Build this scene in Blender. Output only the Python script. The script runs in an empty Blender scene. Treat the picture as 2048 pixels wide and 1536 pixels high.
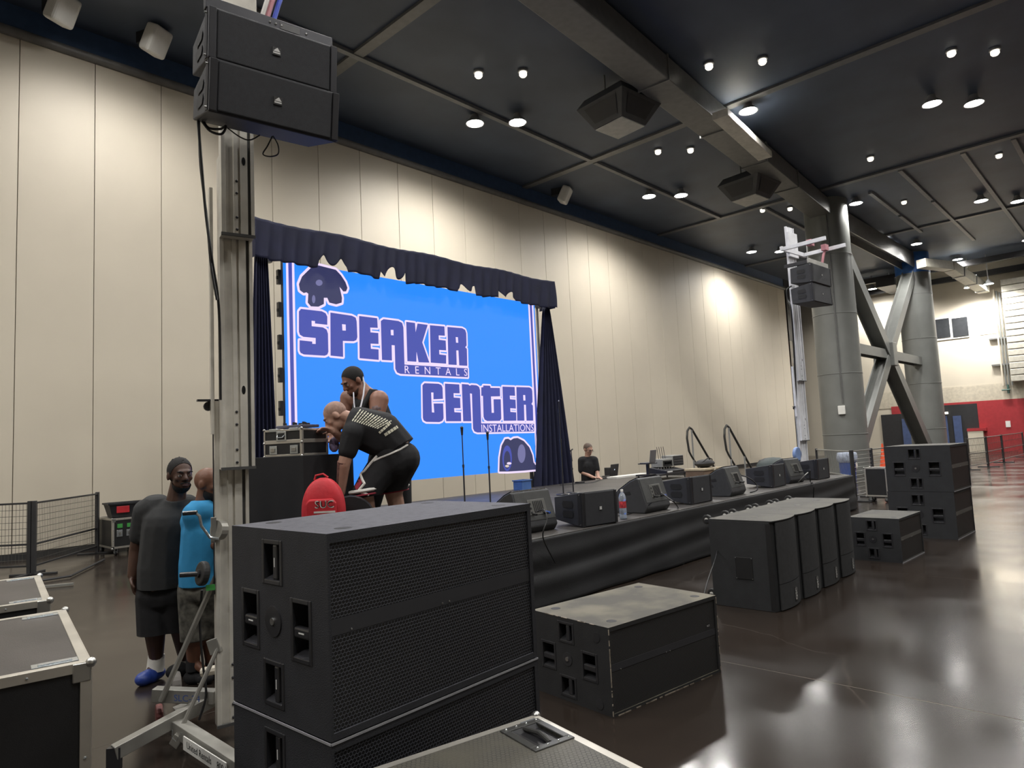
import bpy, bmesh, math, random
from math import sin, cos, pi, radians, hypot, atan2, tan
from mathutils import Vector, Matrix
random.seed(7)
SC = bpy.context.scene
COL = SC.collection
# ---------------------------------------------------------------- camera
YAW, PITCH, ROLL, FPX, CAMH = radians(46.679), radians(5.012), radians(-2.713), 1361.0, 1.75
_f = Vector((sin(YAW)*cos(PITCH), cos(YAW)*cos(PITCH), sin(PITCH)))
_r = Vector((cos(YAW), -sin(YAW), 0.0)); _u = _r.cross(_f)
RX = _r*cos(ROLL) + _u*sin(ROLL); UX = _u*cos(ROLL) - _r*sin(ROLL); FX = _f
CAM = Vector((0, 0, CAMH))
cd = bpy.data.cameras.new('camera'); cd.sensor_fit = 'HORIZONTAL'; cd.sensor_width = 36.0
cd.lens = 36.0*FPX/2048.0; cd.clip_start = 0.05; cd.clip_end = 300
co = bpy.data.objects.new('camera', cd); COL.objects.link(co)
co.matrix_world = Matrix(((RX.x, UX.x, -FX.x, CAM.x), (RX.y, UX.y, -FX.y, CAM.y), (RX.z, UX.z, -FX.z, CAM.z), (0, 0, 0, 1)))
SC.camera = co
# ---------------------------------------------------------------- world, exposure
w = bpy.data.worlds.new('world'); SC.world = w; w.use_nodes = True
w.node_tree.nodes['Background'].inputs[0].default_value = (0.02, 0.022, 0.026, 1)
w.node_tree.nodes['Background'].inputs[1].default_value = 1.0
SC.view_settings.view_transform = 'Standard'; SC.view_settings.look = 'None'
SC.view_settings.gamma = 1.0; SC.view_settings.use_curve_mapping = False
SC.view_settings.exposure = 0.1
LAMP_POWER = 980.0
# ---------------------------------------------------------------- pixel rays -> places on known planes
def ray(px, py): return RX*((px-1024)/FPX) - UX*((py-768)/FPX) + FX
def onz(px, py, z=0.0):
    d = ray(px, py); return CAM + d*((z-CAMH)/d.z)
def ony(px, py, Y):
    d = ray(px, py); return CAM + d*(Y/d.y)
def onx(px, py, X):
    d = ray(px, py); return CAM + d*(X/d.x)
def ond(px, py, dep): return CAM + ray(px, py)*dep
# ---------------------------------------------------------------- materials
MATS = {}
def mat(name, col, rough=0.6, metal=0.0, var=0.12, scale=6.0, bump=0.0, bscale=60.0, emit=0.0, spec=0.5, coat=0.0, trans=0.0, alpha=1.0):
    if name in MATS: return MATS[name]
    m = bpy.data.materials.new(name); m.use_nodes = True; nt = m.node_tree; N = nt.nodes; L = nt.links
    b = N['Principled BSDF']; b.inputs['Roughness'].default_value = rough; b.inputs['Metallic'].default_value = metal
    b.inputs['Specular IOR Level'].default_value = spec; b.inputs['Coat Weight'].default_value = coat
    b.inputs['Transmission Weight'].default_value = trans; b.inputs['Alpha'].default_value = alpha
    tc = N.new('ShaderNodeTexCoord'); nz = N.new('ShaderNodeTexNoise'); nz.inputs['Scale'].default_value = scale; nz.inputs['Detail'].default_value = 4
    L.new(tc.outputs['Object'], nz.inputs['Vector'])
    rp = N.new('ShaderNodeValToRGB'); c = Vector(col[:3])
    rp.color_ramp.elements[0].position = .3; rp.color_ramp.elements[1].position = .7
    rp.color_ramp.elements[0].color = (*[max(0, x*(1-var)) for x in c], 1); rp.color_ramp.elements[1].color = (*[min(1, x*(1+var)) for x in c], 1)
    L.new(nz.outputs['Fac'], rp.inputs['Fac']); L.new(rp.outputs['Color'], b.inputs['Base Color'])
    if emit:
        L.new(rp.outputs['Color'], b.inputs['Emission Color']); b.inputs['Emission Strength'].default_value = emit
    if bump:
        n2 = N.new('ShaderNodeTexNoise'); n2.inputs['Scale'].default_value = bscale; n2.inputs['Detail'].default_value = 2
        L.new(tc.outputs['Object'], n2.inputs['Vector'])
        bp = N.new('ShaderNodeBump'); bp.inputs['Strength'].default_value = bump; bp.inputs['Distance'].default_value = .01
        L.new(n2.outputs['Fac'], bp.inputs['Height']); L.new(bp.outputs['Normal'], b.inputs['Normal'])
    MATS[name] = m; return m
def emis(name, col, strength):
    if name in MATS: return MATS[name]
    m = bpy.data.materials.new(name); m.use_nodes = True; nt = m.node_tree
    b = nt.nodes['Principled BSDF']; b.inputs['Base Color'].default_value = (.02, .02, .02, 1); b.inputs['Roughness'].default_value = .5
    b.inputs['Emission Color'].default_value = (*col, 1); b.inputs['Emission Strength'].default_value = strength
    MATS[name] = m; return m
def nodes_of(m): return m.node_tree.nodes, m.node_tree.links, m.node_tree.nodes['Principled BSDF']
def dust_mat(name, top, side, rough=.7, lo=.38, hi=.62, scale=3.0):
    """dark painted box with a film of pale dust lying on its upward faces, in patches"""
    if name in MATS: return MATS[name]
    m = mat(name, side, rough, var=.15, scale=9, bump=.25, bscale=220); N, L, b = nodes_of(m)
    src = b.inputs['Base Color'].links[0].from_socket
    g = N.new('ShaderNodeNewGeometry'); sp = N.new('ShaderNodeSeparateXYZ'); L.new(g.outputs['Normal'], sp.inputs[0])
    mr = N.new('ShaderNodeMapRange'); mr.inputs[1].default_value = .7; mr.inputs[2].default_value = .95; L.new(sp.outputs['Z'], mr.inputs[0])
    tc = N.new('ShaderNodeTexCoord'); nz = N.new('ShaderNodeTexNoise'); nz.inputs['Scale'].default_value = scale; nz.inputs['Detail'].default_value = 6
    L.new(tc.outputs['Object'], nz.inputs['Vector'])
    m2 = N.new('ShaderNodeMapRange'); m2.inputs[1].default_value = lo; m2.inputs[2].default_value = hi; m2.inputs[3].default_value = .35; L.new(nz.outputs['Fac'], m2.inputs[0])
    mu = N.new('ShaderNodeMath'); mu.operation = 'MULTIPLY'; L.new(mr.outputs[0], mu.inputs[0]); L.new(m2.outputs[0], mu.inputs[1])
    mx = N.new('ShaderNodeMix'); mx.data_type = 'RGBA'; L.new(mu.outputs[0], mx.inputs[0]); L.new(src, mx.inputs[6]); mx.inputs[7].default_value = (*top, 1)
    L.new(mx.outputs[2], b.inputs['Base Color']); return m
def grille_mat(name, base, wire, cell=.012, depth=.5, axes='XZ', lo=.36, hi=.44):
    """honeycomb perforated steel: fine relief far below ten pixels a cell"""
    if name in MATS: return MATS[name]
    m = bpy.data.materials.new(name); m.use_nodes = True; N, L, b = nodes_of(m)
    tc = N.new('ShaderNodeTexCoord'); sp = N.new('ShaderNodeSeparateXYZ'); L.new(tc.outputs['Object'], sp.inputs[0])
    def M(op, a, bb=None, c=None):
        n = N.new('ShaderNodeMath'); n.operation = op
        for i, v in enumerate((a, bb, c)):
            if v is None: continue
            if isinstance(v, (int, float)): n.inputs[i].default_value = v
            else: L.new(v, n.inputs[i])
        return n.outputs[0]
    u = M('DIVIDE', sp.outputs[axes[0]], cell); v = M('DIVIDE', sp.outputs[axes[1]], cell)
    sx, sy = 1.0, 1.7320508
    def dist(ou, ov):
        a = M('SUBTRACT', M('FLOORED_MODULO', M('ADD', u, ou), sx), sx/2); c = M('SUBTRACT', M('FLOORED_MODULO', M('ADD', v, ov), sy), sy/2)
        a = M('ABSOLUTE', a); c = M('ABSOLUTE', c)
        return M('MAXIMUM', a, M('ADD', M('MULTIPLY', a, .5), M('MULTIPLY', c, .8660254)))
    d = M('MINIMUM', dist(0, 0), dist(.5, .8660254))
    mr = N.new('ShaderNodeMapRange'); mr.inputs[1].default_value = lo; mr.inputs[2].default_value = hi; L.new(d, mr.inputs[0])
    mx = N.new('ShaderNodeMix'); mx.data_type = 'RGBA'; L.new(mr.outputs[0], mx.inputs[0]); mx.inputs[6].default_value = (*base, 1); mx.inputs[7].default_value = (*wire, 1)
    L.new(mx.outputs[2], b.inputs['Base Color']); b.inputs['Roughness'].default_value = .5
    bp = N.new('ShaderNodeBump'); bp.inputs['Strength'].default_value = depth; bp.inputs['Distance'].default_value = .006
    L.new(mr.outputs[0], bp.inputs['Height']); L.new(bp.outputs['Normal'], b.inputs['Normal'])
    MATS[name] = m; return m
# ---------------------------------------------------------------- mesh builder
def rotm(rx=0, ry=0, rz=0): return (Matrix.Rotation(rz, 3, 'Z') @ Matrix.Rotation(ry, 3, 'Y') @ Matrix.Rotation(rx, 3, 'X'))
class MB:
    def __init__(s): s.v = []; s.f = []
    def add(s, vs, fs):
        o = len(s.v); s.v += [tuple(v) for v in vs]; s.f += [tuple(i+o for i in f) for f in fs]; return s
    def box(s, x0, x1, y0, y1, z0, z1, M=None, o=(0, 0, 0)):
        vs = [Vector((x, y, z)) for z in (z0, z1) for y in (y0, y1) for x in (x0, x1)]
        if M is not None: vs = [M @ v + Vector(o) for v in vs]
        return s.add(vs, [(0, 2, 3, 1), (4, 5, 7, 6), (0, 1, 5, 4), (2, 6, 7, 3), (0, 4, 6, 2), (1, 3, 7, 5)])
    def beam(s, p0, p1, w, h, up=(0, 0, 1)):
        p0, p1 = Vector(p0), Vector(p1); d = (p1-p0).normalized(); up = Vector(up)
        a = d.cross(up)
        if a.length < 1e-4: a = d.cross(Vector((1, 0, 0)))
        a.normalize(); b = a.cross(d)
        vs = [p + a*(i*w/2) + b*(j*h/2) for p in (p0, p1) for i, j in ((-1, -1), (1, -1), (1, 1), (-1, 1))]
        return s.add(vs, [(0, 1, 2, 3), (7, 6, 5, 4), (0, 4, 5, 1), (1, 5, 6, 2), (2, 6, 7, 3), (3, 7, 4, 0)])
    def cyl(s, p0, p1, r0, r1=None, n=12, cap=True):
        p0, p1 = Vector(p0), Vector(p1); r1 = r0 if r1 is None else r1; d = (p1-p0).normalized()
        a = d.cross(Vector((0, 0, 1)))
        if a.length < 1e-3: a = Vector((1, 0, 0))
        a.normalize(); b = d.cross(a)
        vs = [p + (a*cos(2*pi*k/n) + b*sin(2*pi*k/n))*r for p, r in ((p0, r0), (p1, r1)) for k in range(n)]
        fs = [(k, (k+1) % n, n+(k+1) % n, n+k) for k in range(n)]
        if cap: fs += [tuple(reversed(range(n))), tuple(range(n, 2*n))]
        return s.add(vs, fs)
    def tube(s, pts, r, n=6, closed=False):
        pts = [Vector(p) for p in pts]; m = len(pts); R = r if isinstance(r, (list, tuple)) else [r]*m
        vs = []; prev = None
        for i, p in enumerate(pts):
            if closed: d = pts[(i+1) % m]-pts[i-1]
            else: d = pts[min(i+1, m-1)]-pts[max(i-1, 0)]
            d.normalize()
            if prev is None:
                a = d.cross(Vector((0, 0, 1)))
                if a.length < 1e-3: a = d.cross(Vector((1, 0, 0)))
            else: a = prev - d*prev.dot(d)
            a.normalize(); prev = a; b = d.cross(a)
            vs += [p + (a*cos(2*pi*k/n)+b*sin(2*pi*k/n))*R[i] for k in range(n)]
        fs = []
        for i in range(m if closed else m-1):
            j = (i+1) % m
            fs += [(i*n+k, i*n+(k+1) % n, j*n+(k+1) % n, j*n+k) for k in range(n)]
        if not closed: fs += [tuple(reversed(range(n))), tuple(range((m-1)*n, m*n))]
        return s.add(vs, fs)
    def lathe(s, prof, c=(0, 0, 0), n=20, M=None):
        c = Vector(c); vs = []; m = len(prof)
        for r, z in prof:
            for k in range(n):
                v = Vector((r*cos(2*pi*k/n), r*sin(2*pi*k/n), z))
                vs.append((M @ v if M is not None else v)+c)
        fs = [(i*n+k, i*n+(k+1) % n, (i+1)*n+(k+1) % n, (i+1)*n+k) for i in range(m-1) for k in range(n)]
        fs += [tuple(reversed(range(n))), tuple(range((m-1)*n, m*n))]
        return s.add(vs, fs)
    def sphere(s, c, r, n=12, m=8, M=None):
        r = (r, r, r) if isinstance(r, (int, float)) else r; c = Vector(c); vs = []; fs = []
        for i in range(m+1):
            t = pi*i/m
            for k in range(n):
                v = Vector((r[0]*sin(t)*cos(2*pi*k/n), r[1]*sin(t)*sin(2*pi*k/n), r[2]*cos(t)))
                vs.append((M @ v if M is not None else v)+c)
        for i in range(m):
            for k in range(n): fs.append((i*n+k, (i+1)*n+k, (i+1)*n+(k+1) % n, i*n+(k+1) % n))
        return s.add(vs, fs)
    def prism(s, poly, a, b, axis='y'):
        """extrude a 2-D outline: axis y -> outline in (x,z); x -> (y,z); z -> (x,y)"""
        def P(u, v, t): return {'y': (u, t, v), 'x': (t, u, v), 'z': (u, v, t)}[axis]
        n = len(poly); vs = [P(u, v, a) for u, v in poly] + [P(u, v, b) for u, v in poly]
        fs = [tuple(range(n)), tuple(reversed(range(n, 2*n)))] + [(k, n+k, n+(k+1) % n, (k+1) % n) for k in range(n)]
        return s.add(vs, fs)
    def mesh(s, name):
        me = bpy.data.meshes.new(name); me.from_pydata(s.v, [], s.f); bm = bmesh.new(); bm.from_mesh(me)
        bmesh.ops.recalc_face_normals(bm, faces=bm.faces); bm.to_mesh(me); bm.free(); me.update(); return me
def smooth(o, ang=40):
    for p in o.data.polygons: p.use_smooth = True
    try: o.data.set_sharp_from_angle(angle=radians(ang))
    except Exception: pass
def part(name, mb, m, parent=None, bevel=0.0, sm=False, label=None, seg=2):
    me = mb if isinstance(mb, bpy.types.Mesh) else mb.mesh(name)
    o = bpy.data.objects.new(name, me); COL.objects.link(o)
    if m is not None and not me.materials: me.materials.append(m)
    if parent is not None: o.parent = parent
    if bevel:
        b = o.modifiers.new('bevel', 'BEVEL'); b.width = bevel; b.segments = seg; b.limit_method = 'ANGLE'; b.angle_limit = radians(35)
    if sm: smooth(o)
    if label: o['label'] = label
    return o
def tag(o, label, cat, group=None, kind=None):
    o['label'] = label; o['category'] = cat
    if group: o['group'] = group
    if kind: o['kind'] = kind
    return o
def struct(o, label=None):
    o['kind'] = 'structure'
    if label: o['label'] = label
    return o
def thing(name, label, cat, loc=(0, 0, 0), rz=0.0, group=None):
    o = bpy.data.objects.new(name, None); COL.objects.link(o); o.empty_display_size = .2
    o.location = loc; o.rotation_euler = (0, 0, rz); return tag(o, label, cat, group)
def dup(root, loc, rz, label, group=None):
    r = root.copy(); COL.objects.link(r); r.location = loc; r.rotation_euler = (root.rotation_euler.x, root.rotation_euler.y, rz); r['label'] = label
    if group: r['group'] = group
    for ch in list(root.children):
        c = ch.copy(); COL.objects.link(c); c.parent = r
        for g in ch.children:
            d = g.copy(); COL.objects.link(d); d.parent = c
    return r
def text_mesh(body, size, name='lettering', align='CENTER', extrude=0.0, shear=0.0, spacing=1.0):
    cu = bpy.data.curves.new(name, 'FONT'); cu.body = body; cu.size = size; cu.align_x = align; cu.align_y = 'CENTER'; cu.extrude = extrude
    cu.shear = shear; cu.space_character = spacing; cu.resolution_u = 3
    o = bpy.data.objects.new(name, cu); COL.objects.link(o)
    dg = bpy.context.evaluated_depsgraph_get(); me = bpy.data.meshes.new_from_object(o.evaluated_get(dg))
    bpy.data.objects.remove(o); bpy.data.curves.remove(cu); me.name = name; return me
def put_text(body, size, m, parent, M, name='lettering', **k):
    """lettering lying in the plane of M (columns: reading direction, up, normal)"""
    me = text_mesh(body, size, name, **k); me.transform(M); me.materials.clear(); me.materials.append(m)
    return part(name, me, m, parent)
def plane_M(o, x, y):
    x = Vector(x).normalized(); y = Vector(y).normalized(); z = x.cross(y); o = Vector(o)
    return Matrix(((x.x, y.x, z.x, o.x), (x.y, y.y, z.y, o.y), (x.z, y.z, z.z, o.z), (0, 0, 0, 1)))
# ================================================================ room
CEIL = 11.0; WALLY = 15.85; FARX = 47.0
M_slab = mat('polished concrete', (.026, .0195, .0155), .3, var=.22, scale=.35, coat=.0, spec=.45)
def _slab():
    N, L, b = nodes_of(M_slab); tc = N.new('ShaderNodeTexCoord'); g = N.new('ShaderNodeNewGeometry')
    nz = N.new('ShaderNodeTexNoise'); nz.inputs['Scale'].default_value = .8; nz.inputs['Detail'].default_value = 2; L.new(g.outputs['Position'], nz.inputs['Vector'])
    mr = N.new('ShaderNodeMapRange'); mr.inputs[1].default_value = .35; mr.inputs[2].default_value = .7; mr.inputs[3].default_value = .13; mr.inputs[4].default_value = .27
    L.new(nz.outputs['Fac'], mr.inputs[0]); L.new(mr.outputs[0], b.inputs['Roughness'])
    for l in list(L):
        if l.to_node.type == 'TEX_NOISE' and l.from_node.type == 'TEX_COORD': L.remove(l)
    for n in N:
        if n.type == 'TEX_NOISE' and not n.inputs['Vector'].links: L.new(g.outputs['Position'], n.inputs['Vector'])
    # hairline cracks and scuffs
    vo = N.new('ShaderNodeTexVoronoi'); vo.feature = 'DISTANCE_TO_EDGE'; vo.inputs['Scale'].default_value = .55
    n3 = N.new('ShaderNodeTexNoise'); n3.inputs['Scale'].default_value = 1.7; n3.inputs['Detail'].default_value = 6; L.new(g.outputs['Position'], n3.inputs['Vector'])
    mxv = N.new('ShaderNodeMix'); mxv.data_type = 'VECTOR'; mxv.inputs[0].default_value = .25; L.new(g.outputs['Position'], mxv.inputs[4]); L.new(n3.outputs['Color'], mxv.inputs[5]); L.new(mxv.outputs[1], vo.inputs['Vector'])
    m2 = N.new('ShaderNodeMapRange'); m2.inputs[1].default_value = 0; m2.inputs[2].default_value = .004; m2.inputs[3].default_value = .3; m2.inputs[4].default_value = 0; L.new(vo.outputs['Distance'], m2.inputs[0])
    src = b.inputs['Base Color'].links[0].from_socket
    mx = N.new('ShaderNodeMix'); mx.data_type = 'RGBA'; L.new(m2.outputs[0], mx.inputs[0]); L.new(src, mx.inputs[6]); mx.inputs[7].default_value = (.12, .1, .085, 1)
    L.new(mx.outputs[2], b.inputs['Base Color'])
_slab()
M_joint = mat('floor joint filler', (.15, .13, .105), .6)
M_cream = mat('cream wall panel', (.60, .54, .435), .55, var=.035, scale=.6)
M_gapdark = mat('dark gap', (.012, .012, .012), .8)
M_rail = mat('grey painted rail', (.16, .155, .15), .45)
M_bulk = mat('dark blue bulkhead paint', (.05, .09, .18), .3, var=.1)
M_ceil = mat('charcoal ceiling', (.055, .073, .11), .55, var=.15, scale=.8)
M_strip = mat('pale conduit strip', (.20, .205, .21), .5)
M_steel = mat('grey column paint', (.17, .175, .165), .42, var=.08, scale=1.5)
M_steeld = mat('dark grey brace paint', (.13, .13, .128), .4)
M_red = mat('red wall paint', (.36, .028, .034), .5, var=.08)
M_blackp = mat('black wall panel', (.02, .02, .022), .5)
M_white = mat('white enamel', (.75, .74, .70), .4, var=.04)

fl = struct(part('floor', MB().box(-14, 50, -14, 24, -.2, -.0012), M_joint), 'dark polished concrete floor of the hall')
P = 4.1; Q = 9.14
for i in range(-4, 12):
    for j in range(-2, 4):
        x0 = max(-14, .9+i*P+.004); x1 = min(50, .9+(i+1)*P-.004); y0 = max(-14, -4.2+j*Q+.003); y1 = min(24, -4.2+(j+1)*Q-.003)
        if x1 <= x0 or y1 <= y0: continue
        part('slab', MB().box(x0, x1, y0, y1, -.15, 0), M_slab, fl)

wb = struct(part('wall_back', MB().box(-14, 41.35, WALLY+.1, WALLY+.35, 0, CEIL+.2), M_gapdark), 'long cream wall of tall movable panels')
me = MB().box(-.6615, .6615, 0, .1, .13, 10.32).mesh('wall_panel'); me.materials.append(M_cream)
for k in range(-12, 30):
    x = 2.893+1.3355*k-.668
    if x-.67 < -14 or x > 41.2: continue
    o = part('wall_panel', me, M_cream, wb, bevel=.006); o.location = (x, WALLY, 0)
part('bottom_seal', MB().box(-14, 41.3, WALLY-.012, WALLY+.1, 0, .125), mat('black seal', (.02, .02, .02), .6), wb)
# half-round track rail and dark bulkhead above it
pr = [(WALLY+.1, 10.30), (WALLY-.04, 10.30), (WALLY-.10, 10.34), (WALLY-.12, 10.40), (WALLY-.10, 10.46), (WALLY-.04, 10.50), (WALLY+.1, 10.50)]
struct(part('trim_1', MB().prism(pr, -14, 41.4, 'x'), M_rail, sm=True), 'grey rounded track rail along the top of the panel wall')
struct(part('wall_bulkhead', MB().box(-14, 41.4, WALLY+.02, WALLY+.1, 10.5, CEIL), M_bulk), 'dark blue bulkhead above the panel wall')
struct(part('ceiling', MB().box(-14, 50, -14, 24, CEIL, CEIL+.2), M_ceil), 'dark ceiling of the hall')
struct(part('wall_left', MB().box(-14.2, -14, -14, 24, 0, CEIL), M_cream)); struct(part('wall_front', MB().box(-14, 50, -14.2, -14, 0, CEIL), M_cream))
struct(part('trim_2', MB().box(41.4, 42.3, WALLY, WALLY+.9, 7.2, CEIL), M_blackp), 'dark pocket box at the end of the panel wall')
struct(part('trim_3', MB().box(41.4, 42.0, WALLY, WALLY+.9, 0, 7.2), mat('taupe jamb', (.2, .18, .15), .5)), 'taupe jamb at the end of the panel wall')
# ceiling strips: thirty-foot bays, straight from the photograph
n = 4
for X in (-.4, 8.8, 17.95, 27.1, 36.2):
    struct(part('trim_%d' % n, MB().box(X-.13, X+.13, -14, WALLY, CEIL-.07, CEIL-.002), M_steeld if X < 20 else mat('grey conduit', (.12, .125, .13), .5)), 'narrow strip crossing the ceiling towards the panel wall'); n += 1
for Y, xa, xb in ((12.8, -6, 17.8), (12.8, 18.1, 27), (11.0, 27.3, 33), (7.42, 29, 33), (7.42, 33.3, 37), (5.95, 27.3, 32), (5.95, 32.3, 41), (4.02, 27.3, 44), (2.6, 27.3, 40)):
    struct(part('trim_%d' % n, MB().box(xa, xb, Y-.07, Y+.07, CEIL-.09, CEIL-.002), M_strip), 'pale conduit strip running along the ceiling'); n += 1
# big box beam running to the near column
def xy(p): return Vector((p.x, p.y, 0))
C1 = xy(onz(1697, 944)); C2 = xy(onz(1862, 914)); CR = .82
B0 = onz(1107, 13, 10.3); B1 = Vector((C1.x-.3, C1.y, 10.3)); d = (B1-B0).normalized()
mb = MB().beam(B0-d*12+Vector((0, 0, .3)), B1+Vector((0, 0, .3)), .8, .6)
gb = tag(part('ceiling_beam', mb, M_steeld, bevel=.02), 'long dark box girder running under the ceiling to the nearest grey column', 'beam')
for t in (.36, .52, .66, .8):
    p = (B0-d*4).lerp(B1, t); part('stiffener', MB().beam(p+Vector((0, 0, .3))-d*.02, p+Vector((0, 0, .3))+d*.02, .86, .66), M_steel, gb)
p0 = onz(1440, 228, 10.18); p1 = onz(1530, 312, 10.18)
part('lit_underside', MB().beam(p0, p1, .42, .2), mat('painted lit underside', (.52, .5, .44), .5), gb, bevel=.01)  # lit stretch of the girder's underside, brightness put into a pale colour
# columns with X brace
def column(c, label):
    t = thing('steel_column', label, 'column', (c.x, c.y, 0), 0, 'great round columns with the X brace')
    part('shaft', MB().lathe([(CR, 0), (CR, CEIL)], n=40), M_steel, t, sm=True)
    for z in (1.5, 3.9, 6.3, 8.7): part('weld_ring', MB().lathe([(CR, z-.02), (CR+.015, z-.012), (CR+.015, z+.012), (CR, z+.02)], n=40), M_steel, t, sm=True)
    return t
c1 = column(C1, 'great grey round column nearer the stage, with a conduit and a small white box'); c2 = column(C2, 'great grey round column farther off, with a blue band near its top')
toC = Vector((-C1.x, -C1.y, 0)).normalized(); side = Vector((toC.y, -toC.x, 0))
a = toC*(CR+.02)+side*-.02
part('conduit', MB().cyl(a+Vector((0, 0, 2.7)), a+Vector((0, 0, CEIL)), .025, n=6), M_steeld, c1)
def radial(ang_x): v = (toC+side*ang_x).normalized(); return v
v = radial(.05)*(CR+.05)
jb = part('junction_box', MB().box(-.13, .13, -.06, .06, -.17, .17, rotm(0, 0, atan2(v.y, v.x)+pi/2), v+Vector((0, 0, 2.45))), M_white, c1, bevel=.02)
part('blue_band', MB().lathe([(CR+.012, CEIL-1.15), (CR+.012, CEIL-.05)], n=40), mat('blue paint band', (.03, .13, .42), .5), c2, sm=True)
u = (C2-C1).normalized(); G = (C2-C1).length
zc = 5.08; A0 = C1+u*CR; A1 = C2-u*CR; ctr = (C1+C2)/2
br = thing('cross_brace', 'grey steel X brace with a level strut between the two great columns', 'brace', ctr)
def br_l(p): return Vector(p)-ctr
for nm, p, q, wd, hh in (('brace_arm', A0+Vector((0, 0, 9.7)), A1+Vector((0, 0, .45)), .55, .55), ('brace_arm', A0+Vector((0, 0, .45)), A1+Vector((0, 0, 9.7)), .5, .5), ('strut', A0+Vector((0, 0, zc)), A1+Vector((0, 0, zc)), .4, .42), ('top_beam', A0+Vector((0, 0, 10.5)), A1+Vector((0, 0, 10.5)), .6, .8)):
    pp, qq = br_l(p), br_l(q); dd = (qq-pp).normalized(); nn = dd.cross(Vector((0, 0, 1))).normalized(); bb = nn.cross(dd)
    # H section: two flanges and a web
    mb = MB()
    for s in (-1, 1): mb.beam(pp+nn*s*wd/2, qq+nn*s*wd/2, .05, hh)
    mb.beam(pp, qq, wd, .06)
    part(nm, mb, M_steel if nm != 'top_beam' else M_steeld, br)
mb = MB().beam(Vector((0, 0, zc-.55)), Vector((0, 0, zc+.55)), .9, .62, up=u); part('gusset', mb, M_steel, br, bevel=.03)
# far wall (perpendicular), red dado, black panels, blue doors, window, duct, pipes
fw = struct(part('wall_right', MB().box(FARX, FARX+.3, -14, 24, 0, CEIL), M_cream), 'far cream wall with a red lower part')
part('red_dado', MB().box(FARX-.03, FARX, -14, 12, 0, 2.93), M_red, fw)
def farbox(nm, px0, py0, px1, py1, m, dep=.06, par=fw, bev=0):
    a = onx(px0, py0, FARX); b = onx(px1, py1, FARX)
    return part(nm, MB().box(FARX-dep, FARX, min(a.y, b.y), max(a.y, b.y), max(0, min(a.z, b.z)), max(a.z, b.z)), m, par, bevel=bev)
farbox('black_panel', 1885, 811, 1967, 930, M_blackp, .05)
farbox('black_panel', 1762, 830, 1885, 945, M_blackp, .05)
M_bdoor = mat('blue door paint', (.06, .09, .2), .5)
struct(farbox('door_1', 1888, 832, 1904, 925, M_bdoor, .1, None), 'blue door leaf beyond the far column, left of its pair'); struct(farbox('door_2', 1906, 832, 1932, 925, M_bdoor, .1, None), 'blue door leaf beyond the far column, right of its pair')
struct(farbox('door_3', 1804, 838, 1834, 930, M_bdoor, .1, None), 'blue door leaf seen through the X brace')
farbox('pilaster', 1937, 859, 1974, 915, M_cream, .35); farbox('red_cap', 1936, 857, 1975, 861, M_red, .37)
farbox('sign_plate', 2011, 842, 2022, 854, M_white, .06)
farbox('corridor_light', 1891, 824, 1897, 828, emis('corridor bulb', (1, .95, .85), 2.0), .2)
wn = struct(farbox('window_1', 1868, 637, 1939, 674, M_white, .05, None), 'pair of dark panes high on the far cream wall')
M_pane = mat('dark glass', (.03, .032, .035), .12)
farbox('pane', 1868.8, 640, 1902, 674, M_pane, .075, wn); farbox('pane', 1903.4, 637.6, 1938.4, 671, M_pane, .075, wn)
farbox('recess_back', 1948, 575, 2014, 664, M_cream, .02)
farbox('wall_ledge', 1752, 786, 2048, 800, mat('taupe band', (.53, .475, .375), .5), .02)
dk = thing('insulated_duct', 'tall white wrapped duct on the far wall', 'duct', (FARX-.75, onx(2042, 700, FARX).y, 0))
ya, yb = onx(2013, 640, FARX).y, onx(2075, 640, FARX).y; zt = 9.6; zb_ = onx(2020, 765, FARX).z; o0 = Vector(dk.location)
nb = 16
for k in range(nb):
    z0 = zb_+(zt-zb_)*k/nb; z1 = zb_+(zt-zb_)*(k+1)/nb
    part('wrap_band', MB().box(-.02*random.random(), .7, min(ya, yb)-o0.y-.03*random.random(), max(ya, yb)-o0.y, z0+.015, z1-.015), mat('white wrap', (.58, .55, .47), .5, bump=.4, bscale=3), dk, bevel=.03)
pp = thing('wall_pipes', 'thin vertical pipes beside the white duct on the far wall', 'pipe', (FARX-.15, onx(2000, 700, FARX).y, 0)); o0 = Vector(pp.location)
for k, px in enumerate((1991, 1997, 2003, 2009)):
    a = onx(px+3*k*0, 620, FARX); b = onx(px+14, 765, FARX)
    part('pipe', MB().cyl((0, a.y-o0.y, 3.7), (0, a.y-o0.y, 9.2-k*.1), .045, n=8), M_steel if k else M_cream, pp)
for z in (4.9, 6.4): part('pipe_clip', MB().box(-.03, .12, -.45, .45, z-.04, z+.04), M_steeld, pp)
part('valve', MB().cyl((0, -.2, 3.25), (0, -.2, 3.75), .06, n=10).cyl((-.05, .1, 3.45), (-.05, -.3, 3.45), .04, n=8), mat('green valve', (.06, .12, .1), .5), pp)
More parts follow.
